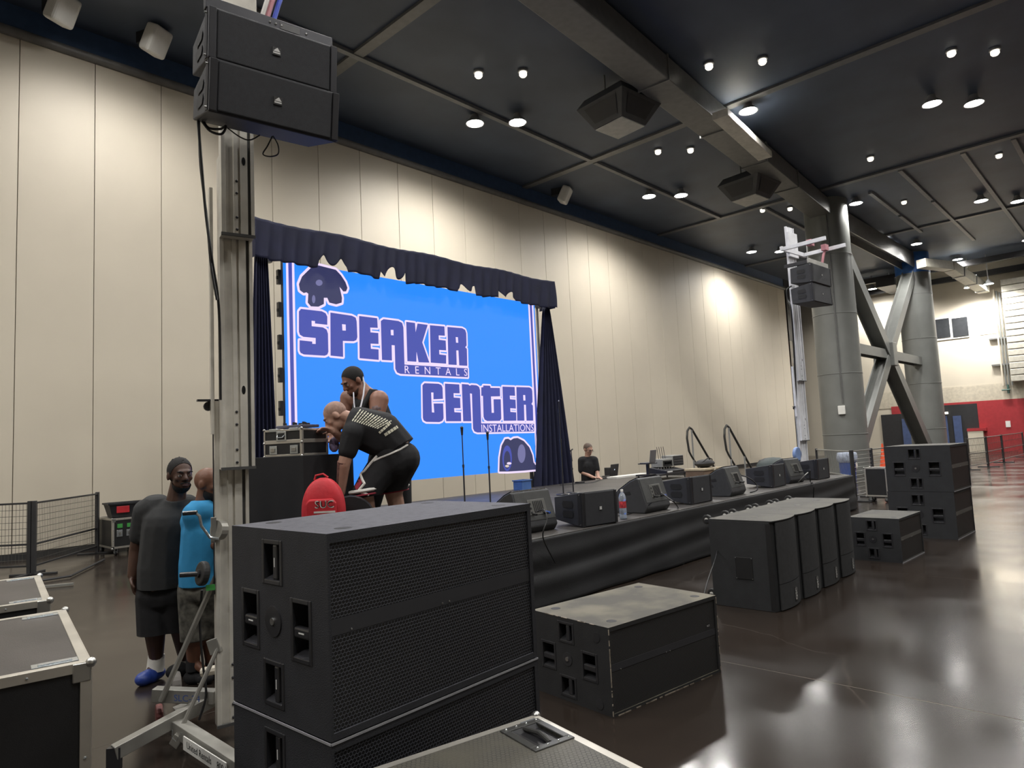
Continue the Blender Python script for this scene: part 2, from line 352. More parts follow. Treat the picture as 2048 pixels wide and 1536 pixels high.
# open dark steelwork under the ceiling near the far wall
for k, (Y, z) in enumerate(((14.5, 10.55), (10.8, 10.1), (3.2, 10.2), (1.0, 10.4))):
    struct(part('trim_%d' % n, MB().box(FARX-3.2-.3*k, FARX-.4, Y-.5, Y+.5, z-.25, z+.2), M_blackp), 'dark box duct under the ceiling by the far wall'); n += 1
for z, X in ((10.35, 44.5), (10.0, 46.5)):
    struct(part('trim_%d' % n, MB().box(X-.15, X+.15, -6, 15, z, z+.3), M_blackp), 'dark steel beam across the far end of the ceiling'); n += 1
p0 = onz(1888, 530, 10.0); p1 = onz(1900, 530, 10.0)
q0, q1, q2 = onz(1842, 527, 10.0), onz(1898, 533, 10.0), onx(1968, 578, 46.3)
vt = thing('air_duct', 'pale angled duct hanging beyond the far column', 'duct', q1)
part('branch', MB().beam(q0-q1, (0, 0, 0), .5, .45), mat('pale duct metal', (.5, .48, .4), .45), vt, bevel=.02)
part('trunk', MB().beam((0, 0, 0), q2-q1, .55, .5), mat('pale duct metal', (.5, .48, .4), .45), vt, bevel=.02)
for t in (.25, .6, .9): part('duct_strap', MB().beam((q2-q1)*t, (q2-q1)*(t+.02), .6, .55), M_steeld, vt)

# ---------------------------------------------------------------- lamps
M_lens = emis('lamp lens', (1, .97, .92), 60.0); M_ghost = emis('lens ghost glow', (1, .93, .78), 1.6)
M_trim = mat('lamp housing', (.3, .3, .3), .4)
def make_light(parent, power):
    l = bpy.data.lights.new('lamp_light', 'SPOT'); l.energy = power; l.color = (1.0, .98, .945); l.spot_size = radians(158); l.spot_blend = .65; l.shadow_soft_size = .22
    o = bpy.data.objects.new('lamp_light', l); COL.objects.link(o); o.parent = parent; o.location = (0, 0, -.32); return o
def downlight(x, y, label, power=1.0):
    t = thing('ceiling_downlight', label, 'ceiling light', (x, y, CEIL), 0, 'bright round downlights under the hall ceiling')
    part('housing', MB().lathe([(.10, 0), (.12, -.1), (.24, -.22), (.27, -.26), (.24, -.26), (.2, -.2)], n=20), M_trim, t, sm=True)
    part('lens', MB().lathe([(.01, -.235), (.225, -.235), (.225, -.25), (.01, -.262)], n=20), M_lens, t, sm=True)
    make_light(t, LAMP_POWER*power); return t
PAIRS = [((950, 247), 'to the left of the hanging white-bottomed box'), ((1035, 245), 'just left of the hanging white-bottomed box'), ((1393, 232), 'left of the pale end of the big girder'), ((1497, 222), 'right of the pale end of the big girder'),
         ((1864, 208), 'in the top right, left one of its pair'), ((1948, 207), 'in the top right, right one of its pair'), ((1298, 393), 'above the end of the wall rail, left one of its pair'), ((1362, 391), 'above the end of the wall rail, right one of its pair'),
         ((1712, 407), 'beside the top of the nearer column'), ((1962, 402), 'right of both columns, left one of its pair'), ((2035, 403), 'at the right edge of the picture'), ((1503, 504), 'low over the far end of the panel wall'), ((1560, 503), 'behind the top of the far lift mast'),
         ((1779, 490), 'over the brace between the columns'), ((1833, 488), 'over the blue band of the farther column'), ((1915, 519), 'over the pale angled duct')]
for (px, py), lb in PAIRS:
    p = onz(px, py, CEIL-.25); downlight(p.x, p.y, 'round bright downlight '+lb, 1.0)
def far_lamp(px, py, lb):
    p = onx(px, py, FARX-1.6); t = downlight(p.x, p.y, 'round bright downlight '+lb, 1.7); t.location.z = p.z+.25
    part('drop_rod', MB().cyl((0, 0, 0), (0, 0, CEIL-p.z-.25), .03, n=6), M_trim, t)
for px, py, lb in ((1745, 578, 'low behind the X brace, left one'), (1780, 576, 'low behind the X brace, right one'), (1938, 575, 'low against the far cream wall by the window'), (1977, 568, 'low against the far wall left of the wrapped duct')): far_lamp(px, py, lb)
def hall_lamp(x, y):
    for s in (-1, 1): downlight(x+.44*s, y-.44*s, 'round bright downlight over the hall, outside the picture', .5)
for x, y in ((4.6, 13.0), (9.2, 8.3), (13.8, 3.6), (0, 8.3), (4.6, 3.6), (9.2, -1.2), (18.3, -1.2), (0, -1.2), (-4.6, 3.6), (-4.6, 12.5), (27.5, -1.2), (36.5, -1.2), (43, 3.5), (4.6, -6), (-9, 8)): hall_lamp(x, y)
GHOSTS = [((957, 150), 'above the pair left of the hanging box, left'), ((1046, 148), 'above the pair left of the hanging box, right'), ((1418, 133), 'high above the girder, left'), ((1525, 123), 'high above the girder, right'), ((1903, 107), 'in the top right corner, left'), ((1990, 105), 'in the top right corner, right'),
         ((1316, 304), 'above the pair over the wall end, left'), ((1381, 301), 'above the pair over the wall end, right'), ((1741, 318), 'above the lamp beside the nearer column'), ((1998, 312), 'above the pair right of the columns'), ((1525, 421), 'by the top of the far lift mast'), ((1580, 418), 'left of the nearer column top'), ((1808, 405), 'between the nearer column and the right lamps')]
for (px, py), lb in GHOSTS:  # added glowing spots standing in for lens ghosts, no real fixtures
    p = onz(px, py, CEIL-.1); t = thing('lens_ghost_spot', 'small faint lens-ghost spot '+lb, 'ceiling light', (p.x, p.y, CEIL), 0, 'small faint lens-ghost spots under the ceiling')
    part('housing', MB().lathe([(.12, 0), (.13, -.05), (.12, -.06)], n=14), M_trim, t, sm=True)
    part('ghost_spot_glow', MB().lathe([(.095, -.055), (.1, -.13), (.07, -.17), (.01, -.18)], n=14), M_ghost, t, sm=True)
# hanging boxes and wall speakers
def hang_box(px, py, s, label):
    p = onz(px, py, 9.75); t = thing('hanging_speaker_box', label, 'speaker', (p.x, p.y, 9.75), radians(-6), 'hanging boxes under the ceiling')
    r = .62*s
    mb = MB(); vs = [(-r*.75, -r*.75, 0), (r*.75, -r*.75, 0), (r*.75, r*.75, 0), (-r*.75, r*.75, 0), (-r*1.25, -r*1.25, .55*s), (r*1.25, -r*1.25, .55*s), (r*1.25, r*1.25, .55*s), (-r*1.25, r*1.25, .55*s), (-r, -r, .8*s), (r, -r, .8*s), (r, r, .8*s), (-r, r, .8*s)]
    mb.add(vs, [(3, 2, 1, 0), (0, 1, 5, 4), (1, 2, 6, 5), (2, 3, 7, 6), (3, 0, 4, 7), (4, 5, 9, 8), (5, 6, 10, 9), (6, 7, 11, 10), (7, 4, 8, 11), (8, 9, 10, 11)])
    part('cabinet', mb, mat('charcoal cabinet', (.05, .052, .055), .5), t, bevel=.01)
    part('bottom_plate', MB().box(-r*.72, r*.72, -r*.72, r*.72, -.03, 0), mat('pale bottom plate', (.42, .42, .4), .5), t, bevel=.01)
    for a in range(4):
        M = rotm(0, 0, a*pi/2); part('grille', MB().add([M @ Vector(v) for v in ((-r*.6, -r*.84, .1*s), (r*.6, -r*.84, .1*s), (r*.85, -r*1.19, .47*s), (-r*.85, -r*1.19, .47*s))], [(0, 1, 2, 3)]), M_blackp, t).location = M @ Vector((0, -.012, -.006))
    for sx in (-1, 1): part('hanger', MB().cyl((sx*r*.8, 0, .78*s), (sx*r*.8, 0, CEIL-9.75), .02, n=6), M_steeld, t)
hang_box(1240, 255, 1.0, 'nearer hanging dark box with a pale square bottom, near the ceiling'); hang_box(1501, 400, 1.0, 'farther hanging dark box with a pale square bottom, left of the columns')
for px, py, lb, g in ((125, 18, 'white wall speaker above the rail at the top left corner', 1), (312, 82, 'white wall speaker above the rail left of the hung loudspeakers', 1), (1130, 390, 'white wall speaker above the rail right of the screen', 1)):
    p = onz(px, py, 10.7); t = thing('wall_speaker', lb, 'speaker', (p.x, p.y, 10.7), radians(25), 'white speakers above the wall rail')
    M = rotm(radians(28), 0, 0)
    part('case', MB().box(-.24, .24, -.16, .16, -.3, .3, M), M_white, t, bevel=.07, seg=3)
    part('bracket', MB().box(-.05, .05, .1, .5, .05, .3), M_blackp, t)
# ================================================================ loudspeakers
M_cab = mat('black textured cabinet paint', (.022, .023, .028), .55, var=.12, scale=12, bump=.35, bscale=260)
M_cabw = dust_mat('worn black cabinet with a dusty top', (.15, .135, .098), (.02, .02, .021))
M_cabd = dust_mat('black cabinet with a light film of dust', (.085, .08, .066), (.02, .021, .023), lo=.2, hi=.6)
M_cabt = dust_mat('black cabinet with grey scuffed top', (.085, .085, .1), (.022, .023, .028), lo=.2, hi=.55, scale=30)
M_hole = mat('black recess', (.008, .008, .009), .6)
M_lip = mat('satin black plastic', (.03, .03, .033), .28)
M_gr = grille_mat('honeycomb grille', (.004, .004, .005), (.045, .048, .06), .0155)
M_gr2 = grille_mat('fine honeycomb grille', (.006, .006, .006), (.04, .04, .042), .011)
M_strip2 = mat('plain grille strip', (.03, .031, .036), .5, var=.06)
M_chip = mat('bare plywood edge', (.34, .29, .23), .7, var=.3, scale=30)
M_badge = mat('white badge', (.8, .8, .78), .4, var=.02)
M_steelb = mat('bright screw steel', (.6, .6, .6), .3, 1.0, var=.05)
def holed(mb, x0, x1, ys, zs, holes):
    """slab x0..x1 over (y,z) with rectangular wells left open"""
    Y = sorted(set(ys+[h[0] for h in holes]+[h[1] for h in holes])); Z = sorted(set(zs+[h[2] for h in holes]+[h[3] for h in holes]))
    for i in range(len(Y)-1):
        for j in range(len(Z)-1):
            cy, cz = (Y[i]+Y[i+1])/2, (Z[j]+Z[j+1])/2
            if any(h[0] < cy < h[1] and h[2] < cz < h[3] for h in holes): continue
            mb.box(x0, x1, Y[i], Y[i+1], Z[j], Z[j+1])
def side_handle(t, y0, y1, z0, z1, vertical, mark=True, shiny=True):
    """recessed cup in the left side: rim, grip bar and scooped lip"""
    h = part('handle_cup', MB().box(-.004, .004, y0-.018, y0, z0-.018, z1+.018).box(-.004, .004, y1, y1+.018, z0-.018, z1+.018).box(-.004, .004, y0, y1, z0-.018, z0).box(-.004, .004, y0, y1, z1, z1+.018), M_lip, t, bevel=.003)
    yc, zc = (y0+y1)/2, (z0+z1)/2
    if vertical: part('grip', MB().box(.0, .03, yc-.035, yc+.0, z0, z1), M_lip, h, bevel=.008)
    else: part('grip', MB().box(.0, .03, y0, y1, zc-.03, zc+.01), M_lip, h, bevel=.008)
    part('scoop', MB().add([(.002, y0, z0), (.002, y1, z0), (.07, y1, z0+.03), (.07, y0, z0+.03)], [(0, 1, 2, 3)]), mat('glossy black scoop', (.04, .04, .045), .22) if shiny else M_lip, h)
    if not shiny: mark = False
    if mark:
        if vertical: part('maker_mark', MB().box(-.001, .0, yc-.02, yc-.015, zc-.018, zc+.018), M_badge, h)
        else: part('maker_mark', MB().box(-.001, .0, yc-.018, yc+.018, zc-.012, zc-.007), M_badge, h)
def subwoofer(name, label, W, D, H, loc, rz, m, group, gr=None, chips=False, badge=None, strip=.058, pale=False):
    gr = gr or M_gr
    t = thing(name, label, 'subwoofer', loc, rz, group)
    k = H/.73; kd = D/.79
    hs = [(.36*kd, .49*kd, .53*k, .67*k), (.36*kd, .49*kd, .06*k, .2*k), (.56*kd, .68*kd, .26*k, .46*k), (.14*kd, .26*kd, .26*k, .46*k)]
    mb = MB().box(.11, W, .03, D, 0, H); holed(mb, 0, .11, [0.03, D], [0.0, H], hs)
    mb.box(0, .012, 0, .03, 0, H).box(.012, W, 0, .03, 0, .025*k).box(.012, W, 0, .03, H-.035*k, H).box(W-.025, W, 0, .03, .025*k, H-.035*k)
    part('cabinet', mb, m, t)
    for i, h in enumerate(hs): side_handle(t, *h, i < 2, shiny=(gr is M_gr))
    part('pole_plate', MB().lathe([(.0001, .004), (.055*k, .004), (.06*k, 0), (.06*k, -.004), (.0001, -.004)], (0, .42*kd, .37*k), n=20, M=rotm(0, pi/2, 0)), M_lip, t)
    part('pole_socket', MB().lathe([(.0001, .008), (.012, .008), (.014, 0), (.014, -.006), (.0001, -.006)], (-.003, .42*kd, .37*k), n=12, M=rotm(0, pi/2, 0)), M_steelb, t)
    zt, zb, zm = H-.035*k, .025*k, H*.535
    part('grille', MB().box(.012, W-.025, .008, .03, zm+strip/2*k, zt), gr, t); part('grille', MB().box(.012, W-.025, .008, .03, zb, zm-strip/2*k), gr, t)
    part('grille_strip', MB().box(.012, W-.025, .006, .03, zm-strip/2*k, zm+strip/2*k), M_strip2 if not pale else mat('worn pale grille strip', (.10, .10, .094), .5), t)
    for x in (.1, W*.5-.02, W*.5+.02): part('screw', MB().sphere((x, .005, zm-.02), .004, 6, 4), M_steelb, t)
    for x in (.14, W-.12):
        for y in (.1, D-.1): part('stacking_dimple', MB().lathe([(.0001, .0015), (.032, .0015), (.036, 0)], (x, y, H), n=14), M_hole, t)
    if chips:
        mb = MB(); rr = random.Random(3)
        for z in range(26):
            a = rr.random()*H*.95; mb.box(-.0015, .004, -.0015, .003, a, a+.006+.03*rr.random())
        for z in range(26):
            a = rr.random()*W*.95; mb.box(a, a+.02+.06*rr.random(), -.002, .003, -.0005, .005)
        for z in range(18):
            a = rr.random()*H*.95; mb.box(W-.004, W+.002, -.002, .003, a, a+.01+.03*rr.random())
        for z in range(10):
            a = rr.random()*D*.9; mb.box(-.002, .003, a, a+.02+.05*rr.random(), H-.003, H+.001)
        part('chipped_edge', mb, M_chip, t)['kind'] = 'stuff'
        for (y, z) in ((.12*kd, .86*H), (.12*kd, .1*H)): part('runner_cup', MB().lathe([(.0001, .002), (.03, .002), (.034, 0), (.034, -.003), (.0001, -.003)], (0, y, z), n=14, M=rotm(0, pi/2, 0)), M_lip, t)
    if badge:
        b = part('badge', MB().lathe([(.0001, -.006), (.022, -.006), (.024, 0)], (W*.9, .008, H*.64), n=16, M=rotm(pi/2, 0, 0)), M_lip, t)
        put_text(badge, .018, M_badge, b, plane_M((W*.9, -.001, H*.64), (1, 0, 0), (0, 0, 1)))
    return t
# --- the big stack in the foreground: two high
ST = 1.46; a = onz(653, 1066, ST); c = onz(1060, 1005, ST); BW = (c-a).length; BH = .73
rzb = atan2(c.y-a.y, c.x-a.x)
for i, lb in enumerate(('big black dual subwoofer at the bottom of the foreground stack', 'big black dual subwoofer on top of the foreground stack beside the lift mast')):
    t = subwoofer('subwoofer', lb, BW, .715, BH-.004, (a.x, a.y, i*BH), rzb, M_cabt, 'big subwoofers stacked in the foreground')
    if i == 0: part('skid_rail', MB().box(0, BW, -.004, .004, BH-.012, BH-.004).box(-.004, .004, 0, .715, BH-.012, BH-.004), mat('scuffed pale edge', (.3, .3, .32), .5), t)
# --- worn subwoofer on the floor before the stage
p = onz(1227, 1436); q = onz(1442, 1343)
subwoofer('subwoofer', 'worn black subwoofer with a dusty tan top alone on the floor before the stage', (q-p).length, .74, .552, (p.x, p.y, 0), atan2(q.y-p.y, q.x-p.x), M_cabw, 'worn subwoofers by the stage', M_gr2, True, 'RCF')
# --- right-hand stack and the single beside it
p = onz(1917, 1080); q = onz(1953, 1062)
for i, lb in enumerate(('black subwoofer at the bottom of the right-hand stack', 'black subwoofer with a dusty top, upper one of the right-hand stack')):
    t = subwoofer('subwoofer', lb, 1.08, .92, .708, (p.x, p.y-.01*i, i*.712), radians(-2), M_cabd, 'subwoofers of the right-hand stack', M_gr2, strip=.06, pale=True)
    part('edge_wear', MB().box(0, 1.08, -.003, .004, 0, .012), mat('scuffed pale edge', (.3, .3, .32), .5), t)
p = onz(1806, 1127)
t = subwoofer('subwoofer', 'low black subwoofer with a dusty top between the row of four and the right-hand stack', .95, .62, .56, (p.x, p.y, 0), radians(-2), M_cabd, 'worn subwoofers by the stage', M_gr2, strip=.06, pale=True)
part('edge_wear', MB().box(0, .95, -.003, .004, 0, .012), mat('scuffed pale edge', (.3, .3, .32), .5), t)
# --- row of four upright bowed subs
def bow_sub(i, lb):
    W, D, H = .612, .66, .875; p = onz(1556, 1226); q = onz(1711, 1140)
    dv = (q-p)/4.0
    t = thing('upright_subwoofer', lb, 'subwoofer', p+dv*i, atan2(dv.y, dv.x), 'row of four upright subwoofers')
    n = 10; prof = [(W*k/n, -.048*sin(pi*k/n)**.8) for k in range(n+1)]
    part('cabinet', MB().prism([(x, y+.02) for x, y in prof]+[(W, D), (0, D)], .0, H-.012, 'z'), M_cabd, t, bevel=.004)
    part('lid', MB().prism([(x, y-.004) for x, y in prof]+[(W, D), (0, D)], H-.012, H, 'z'), M_cabd, t, bevel=.003)
    fr = [(x, y-.002) for x, y in prof if .035 < x]
    for nm, z0, z1 in (('upper_grille', .262, H-.02), ('lower_grille', .012, .255)):
        part(nm, MB().prism(fr+[(x, y+.012) for x, y in reversed(fr)], z0, z1, 'z'), mat('charcoal speaker cloth', (.035, .036, .038), .85, var=.15, scale=20, bump=.5, bscale=400), t)
    b = part('badge', MB().box(W*.55, W*.63, -.0555, -.045, .06, .19), mat('badge plate', (.06, .06, .06), .3), t)
    put_text('QSC', .06, M_badge, b, plane_M((W*.59, -.057, .125), (0, 0, 1), (-1, 0, 0)))
    part('side_strip', MB().box(-.004, .0, .01, .06, .02, H-.03), M_hole, t)
    pn = part('handle_panel', MB().box(-.006, .002, D*.33, D*.60, H*.33, H*.58), M_hole, t, bevel=.004)
    for yy in (.34, .59):
        for zz in (.34, .57): part('screw', MB().sphere((-.006, D*yy, H*zz), .005, 6, 4), M_steelb, pn)
    part('pole_cup', MB().lathe([(.0001, .002), (.04, .002), (.045, 0)], (W*.5, D*.45, H), n=16), M_lip, t)
    for x in (.09, W-.09):
        for z in (.09, H-.02):
            c = part('caster', MB().box(x-.035, x+.035, D, D+.012, z-.06, z+.02).box(x-.03, x-.024, D, D+.07, z-.03, z+.005).box(x+.024, x+.03, D, D+.07, z-.03, z+.005), M_steelb if z < .5 else M_lip, t)
            part('wheel', MB().cyl((x-.022, D+.055, z), (x+.022, D+.055, z), .05, n=16), mat('black rubber', (.02, .02, .02), .6), c, bevel=.006)
            part('hub', MB().cyl((x-.025, D+.055, z), (x+.025, D+.055, z), .02, n=12), M_white, c)
for i, lb in enumerate(('upright black bowed subwoofer nearest the camera in the row of four', 'second upright black bowed subwoofer of the row of four', 'third upright black bowed subwoofer of the row of four', 'farthest upright black bowed subwoofer of the row of four, next to the low one')): bow_sub(i, lb)
# --- line-array elements
M_rig = mat('dark rigging steel', (.05, .05, .055), .4, .6)
def array_box(name, label, W, D, H, loc, rz, group, badge='RCF', back=.62, hang=True, tilt=0.0, big_badge=False):
    t = thing(name, label, 'loudspeaker', loc, rz, group); t.rotation_euler.x = tilt
    mb = MB(); hb = H*back; zc = H/2; ins = .02*W if hang else .02
    v = [(0, 0, 0), (W, 0, 0), (W, 0, H), (0, 0, H), (ins, D, zc-hb/2), (W-ins, D, zc-hb/2), (W-ins, D, zc+hb/2), (ins, D, zc+hb/2)]
    part('cabinet', mb.add(v, [(0, 1, 2, 3), (4, 7, 6, 5), (0, 4, 5, 1), (1, 5, 6, 2), (2, 6, 7, 3), (3, 7, 4, 0)]), M_cab, t, bevel=.008)
    part('grille', MB().box(.045, W-.045, -.012, .004, .012, H-.012), mat('black foam-backed grille', (.03, .031, .036), .7, var=.1, scale=40, bump=.4, bscale=500), t, bevel=.006)
    for x in (.0, W-.04): part('front_rail', MB().box(x, x+.04, -.014, .01, .006, H-.006), M_rig, t, bevel=.004)
    for s, x in ((-1, 0), (1, W)):
        # rigging plates and handle slots on the flanks
        f = lambda y: (x + (ins*y/D)*(-s) + s*.004)
        part('rigging_plate', MB().add([(f(.01), .01, .01), (f(.07), .07, .02), (f(.07), .07, H-.02), (f(.01), .01, H-.01), (f(.01)-s*.008, .01, .01), (f(.07)-s*.008, .07, .02), (f(.07)-s*.008, .07, H-.02), (f(.01)-s*.008, .01, H-.01)], [(0, 1, 2, 3), (4, 5, 6, 7), (0, 4, 5, 1), (2, 3, 7, 6), (1, 5, 6, 2), (0, 3, 7, 4)]), M_rig, t)
        for z in (.36, .64):
            y0, y1, z0, z1 = D*.34, D*.66, H*z-.035*H/.35, H*z+.035*H/.35
            part('handle_slot', MB().add([(f(y)+s*.002, y, zz) for y, zz in ((y0, z0), (y1, z0), (y1+.02, (z0+z1)/2), (y1, z1), (y0, z1), (y0-.02, (z0+z1)/2))], [(0, 1, 2, 3, 4, 5)]), M_hole, t)
        for z in (.03, H-.03): part('rigging_pin', MB().cyl((x+s*.0, .03, z), (x+s*.014, .03, z), .006, n=8), M_steelb, t)
    b = part('badge', MB().box(W*.5-.024, W*.5+.024, -.018, -.011, H*.5-.022, H*.5+.022), mat('badge plate', (.06, .06, .06), .3), t)
    if badge == 'peak': part('emblem', MB().add([(W*.5-.02, -.019, H*.5-.002), (W*.5+.02, -.019, H*.5-.002), (W*.5+.004, -.019, H*.5+.02), (W*.5-.006, -.019, H*.5+.012), (W*.5-.02, -.019, H*.5-.006), (W*.5+.02, -.019, H*.5-.006), (W*.5+.02, -.019, H*.5-.014), (W*.5-.02, -.019, H*.5-.014)], [(0, 1, 2, 3), (4, 5, 6, 7)]), M_badge, b)
    else: part('emblem', MB().box(W*.5-.018, W*.5+.018, -.020, -.018, H*.5-.017, H*.5+.017), M_badge, b); put_text(badge, .02, M_hole, b, plane_M((W*.5, -.0206, H*.5), (1, 0, 0), (0, 0, 1)))
    return t
AW, AD, AH = .728, .42, .291
a = ond(416, 222, 3.65); rzA = radians(-9)
array_box('array_loudspeaker', 'black line-array loudspeaker, lower of the two hung from the near lift mast', AW, AD, AH, a, rzA, 'loudspeakers hung from the lift masts', 'peak', back=.6, tilt=radians(9))
array_box('array_loudspeaker', 'black line-array loudspeaker, upper of the two hung from the near lift mast', AW, AD, AH, a+Vector((0, 0, AH+.006)), rzA, 'loudspeakers hung from the lift masts', 'peak', back=.6, tilt=radians(6))
fb = thing('fly_bar', 'dark steel fly bar on top of the nearer hung loudspeakers', 'fly bar', a+Vector((0, .02, 2*AH+.02)), rzA)
part('front_bar', MB().box(0, AW, 0, .05, 0, .07), M_rig, fb, bevel=.004); part('rear_bar', MB().box(.1, AW-.1, .4, .45, 0, .07), M_rig, fb, bevel=.004)
for x in (.12, AW-.17): part('side_bar', MB().box(x, x+.05, .05, .4, .0, .07), M_rig, fb, bevel=.004)
part('plate', MB().box(AW*.56, AW*.72, -.004, 0, .015, .055), mat('grey tag plate', (.14, .14, .14), .5), fb)
for x in (.42, .46, .5, AW-.05): part('bolt', MB().sphere((x*.83, -.002, .035), .007, 6, 4), M_steelb, fb)
sl = thing('lifting_sling', 'blue and pale red webbing sling above the nearer fly bar', 'strap', a+Vector((.40, .05, 2*AH+.09)))
for k, (m, dx) in enumerate(((mat('blue webbing', (.04, .08, .5), .7), 0), (mat('pink webbing', (.5, .22, .25), .7), -.04), (mat('white webbing', (.6, .58, .55), .7), -.07))):
    part('strap', MB().tube([(dx, 0, 0), (dx+.06, .03, .18), (dx+.16, .1, .42)], .014, 6), m, sl)
# far pair
RM = Vector((16.38, 6.1, 0)); AW2, AD2, AH2 = .98, .5, .43
a2 = Vector((ond(1628, 602, 15.1).x, ond(1628, 602, 15.1).y, ond(1628, 602, 15.1).z)); rz2 = radians(-4)
array_box('array_loudspeaker', 'black line-array loudspeaker, lower of the two hung from the far lift mast', AW2, AD2, AH2, a2, rz2, 'loudspeakers hung from the lift masts', 'peak', back=.8, tilt=radians(-2))
array_box('array_loudspeaker', 'black line-array loudspeaker, upper of the two hung from the far lift mast', AW2, AD2, AH2, a2+Vector((0, 0, AH2+.006)), rz2, 'loudspeakers hung from the lift masts', 'peak', back=.8, tilt=radians(2))
fb = thing('fly_bar', 'pale fly bar on top of the farther hung loudspeakers', 'fly bar', a2+Vector((0, .02, 2*AH2+.02)), rz2)
part('front_bar', MB().box(0, AW2, 0, .06, 0, .1), mat('pale bar steel', (.4, .39, .36), .5), fb, bevel=.004); part('side_bar', MB().box(.02, .07, .06, .6, .0, .08), M_rig, fb, bevel=.004)
# ================================================================ stage
SZ = .73; SX0, SX1, SY0, SY1 = 5.13, 15.8, 4.93, 10.6
M_deck = mat('scuffed black deck board', (.055, .05, .046), .45, var=.25, scale=3, bump=.1, bscale=90)
M_skirt = mat('black stage skirt cloth', (.016, .0165, .018), .65, var=.2, scale=2, bump=.15, bscale=120)
st = thing('stage', 'long low black stage with a cloth skirt below the screen', 'stage', ((SX0+SX1)/2, (SY0+SY1)/2, 0)); so = Vector(st.location)
nx, ny = 9, 5; dx, dy = (SX1-SX0)/nx, (SY1-SY0)/ny
dm = MB().box(-dx/2+.003, dx/2-.003, -dy/2+.003, dy/2-.003, SZ-.06, SZ).mesh('deck_panel'); dm.materials.append(M_deck)
for i in range(nx):
    for j in range(ny):
        o = part('deck_panel', dm, M_deck, st, bevel=.004); o.location = (SX0+dx*(i+.5)-so.x, SY0+dy*(j+.5)-so.y, 0)
for i in range(0, nx+1, 1):
    for j in (0, ny): part('stage_leg', MB().cyl((min(max(SX0+dx*i, SX0+.08), SX1-.08)-so.x, (SY0+.12 if j == 0 else SY1-.12)-so.y, 0), (min(max(SX0+dx*i, SX0+.08), SX1-.08)-so.x, (SY0+.12 if j == 0 else SY1-.12)-so.y, SZ-.06), .024, n=8), M_steeld, st)
def cloth(mb, P, nu, nv):
    vs = [P(i/nu, j/nv) for j in range(nv+1) for i in range(nu+1)]
    return mb.add(vs, [(j*(nu+1)+i, j*(nu+1)+i+1, (j+1)*(nu+1)+i+1, (j+1)*(nu+1)+i) for j in range(nv) for i in range(nu)])
L_ = SX1-SX0
def skirt_front(u, v):
    x = SX0+u*L_; z = SZ-.004-v*(SZ-.02)
    fold = .02*sin(8*v*pi/1.6+1.4*sin(x*.8)+x*.35)*(1-abs(2*v-1))+.012*sin(x*5.1+1.2*sin(x*1.7))*v
    return (x-so.x, SY0-.012-max(0, .03*v)+fold*.9-.02-so.y, z)
sk = part('skirt_front', cloth(MB(), skirt_front, 160, 24), M_skirt, st, sm=True); sk.modifiers.new('thick', 'SOLIDIFY').thickness = .003
for nm, X in (('skirt_right', SX1+.02), ('skirt_left', SX0-.02)):
    o = part(nm, cloth(MB(), lambda u, v: (X-so.x+.012*sin(u*40)*v, SY0-.02+u*(SY1-SY0)-so.y, SZ-.004-v*(SZ-.02)), 60, 8), M_skirt, st, sm=True); o.modifiers.new('thick', 'SOLIDIFY').thickness = .003
# low wing of the stage for the DJ table
wg = thing('stage_wing', 'short black riser left of the stage under the draped table', 'riser', (3.88, 5.57, 0)); wo = Vector(wg.location)+Vector((.06, 0, 0))
for i in range(2): part('deck_panel', MB().box(2.76+1.18*i-wo.x+.003, 2.76+1.18*(i+1)-wo.x-.003, 4.95-wo.y, 6.2-wo.y, SZ-.06, SZ), M_deck, wg, bevel=.004)
for X in (2.86, 3.94, 5.0):
    for Y in (5.05, 6.1): part('riser_leg', MB().cyl((X-wo.x, Y-wo.y, 0), (X-wo.x, Y-wo.y, SZ-.06), .024, n=8), M_steeld, wg)
for nm, f in (('skirt_front', lambda u, v: (2.75+u*2.36-wo.x, 4.93-.02*v+.012*sin(u*30)*v-wo.y, SZ-.004-v*(SZ-.02))), ('skirt_left', lambda u, v: (2.75+.012*sin(u*20)*v-wo.x, 4.93+u*1.27-wo.y, SZ-.004-v*(SZ-.02)))):
    o = part(nm, cloth(MB(), f, 40, 8), M_skirt, wg, sm=True)
# ---------------------------------------------------------------- LED screen
YS = 10.78
E_blue = emis('led blue', (.022, .24, 1.0), 1.06); E_dark = emis('led navy', (.058, .078, .41), .95); E_wht = emis('led pinkish white', (.82, .68, .96), 1.0); E_blk = emis('led grey navy', (.045, .05, .15), .7)
E_glow = emis('led grey sheen', (.2, .2, .42), .8); E_cone = emis('led tan', (.7, .6, .55), .9)
tl = ony(566, 519, YS); br_ = ony(1085.5, 937, YS); tr = ony(1068, 609, YS)
X0, X1 = tl.x, br_.x; Z0, Z1 = br_.z, (tl.z+tr.z)/2
sc = thing('led_screen', 'big LED video screen glowing blue with rounded white-edged lettering', 'screen', ((X0+X1)/2, YS, Z0)); sO = Vector(sc.location)
ncx, ncz = 12, 7
cm = MB().box(-(X1-X0)/ncx/2, (X1-X0)/ncx/2, .01, .09, -(Z1-Z0)/ncz/2, (Z1-Z0)/ncz/2).mesh('screen_cabinet'); cm.materials.append(mat('screen cabinet black', (.02, .02, .022), .5))
for i in range(ncx):
    for j in range(ncz):
        o = part('screen_cabinet', cm, None, sc); o.location = (X0+(X1-X0)*(i+.5)/ncx-sO.x, 0, Z0+(Z1-Z0)*(j+.5)/ncz-sO.z)
part('picture', MB().box(X0-sO.x, X1-sO.x, 0, .009, 0, Z1-Z0), E_blue, sc)
def flat(poly, y): # polygon in screen metres -> thin plate
    return MB().prism(poly, y, y+.0015, 'y')
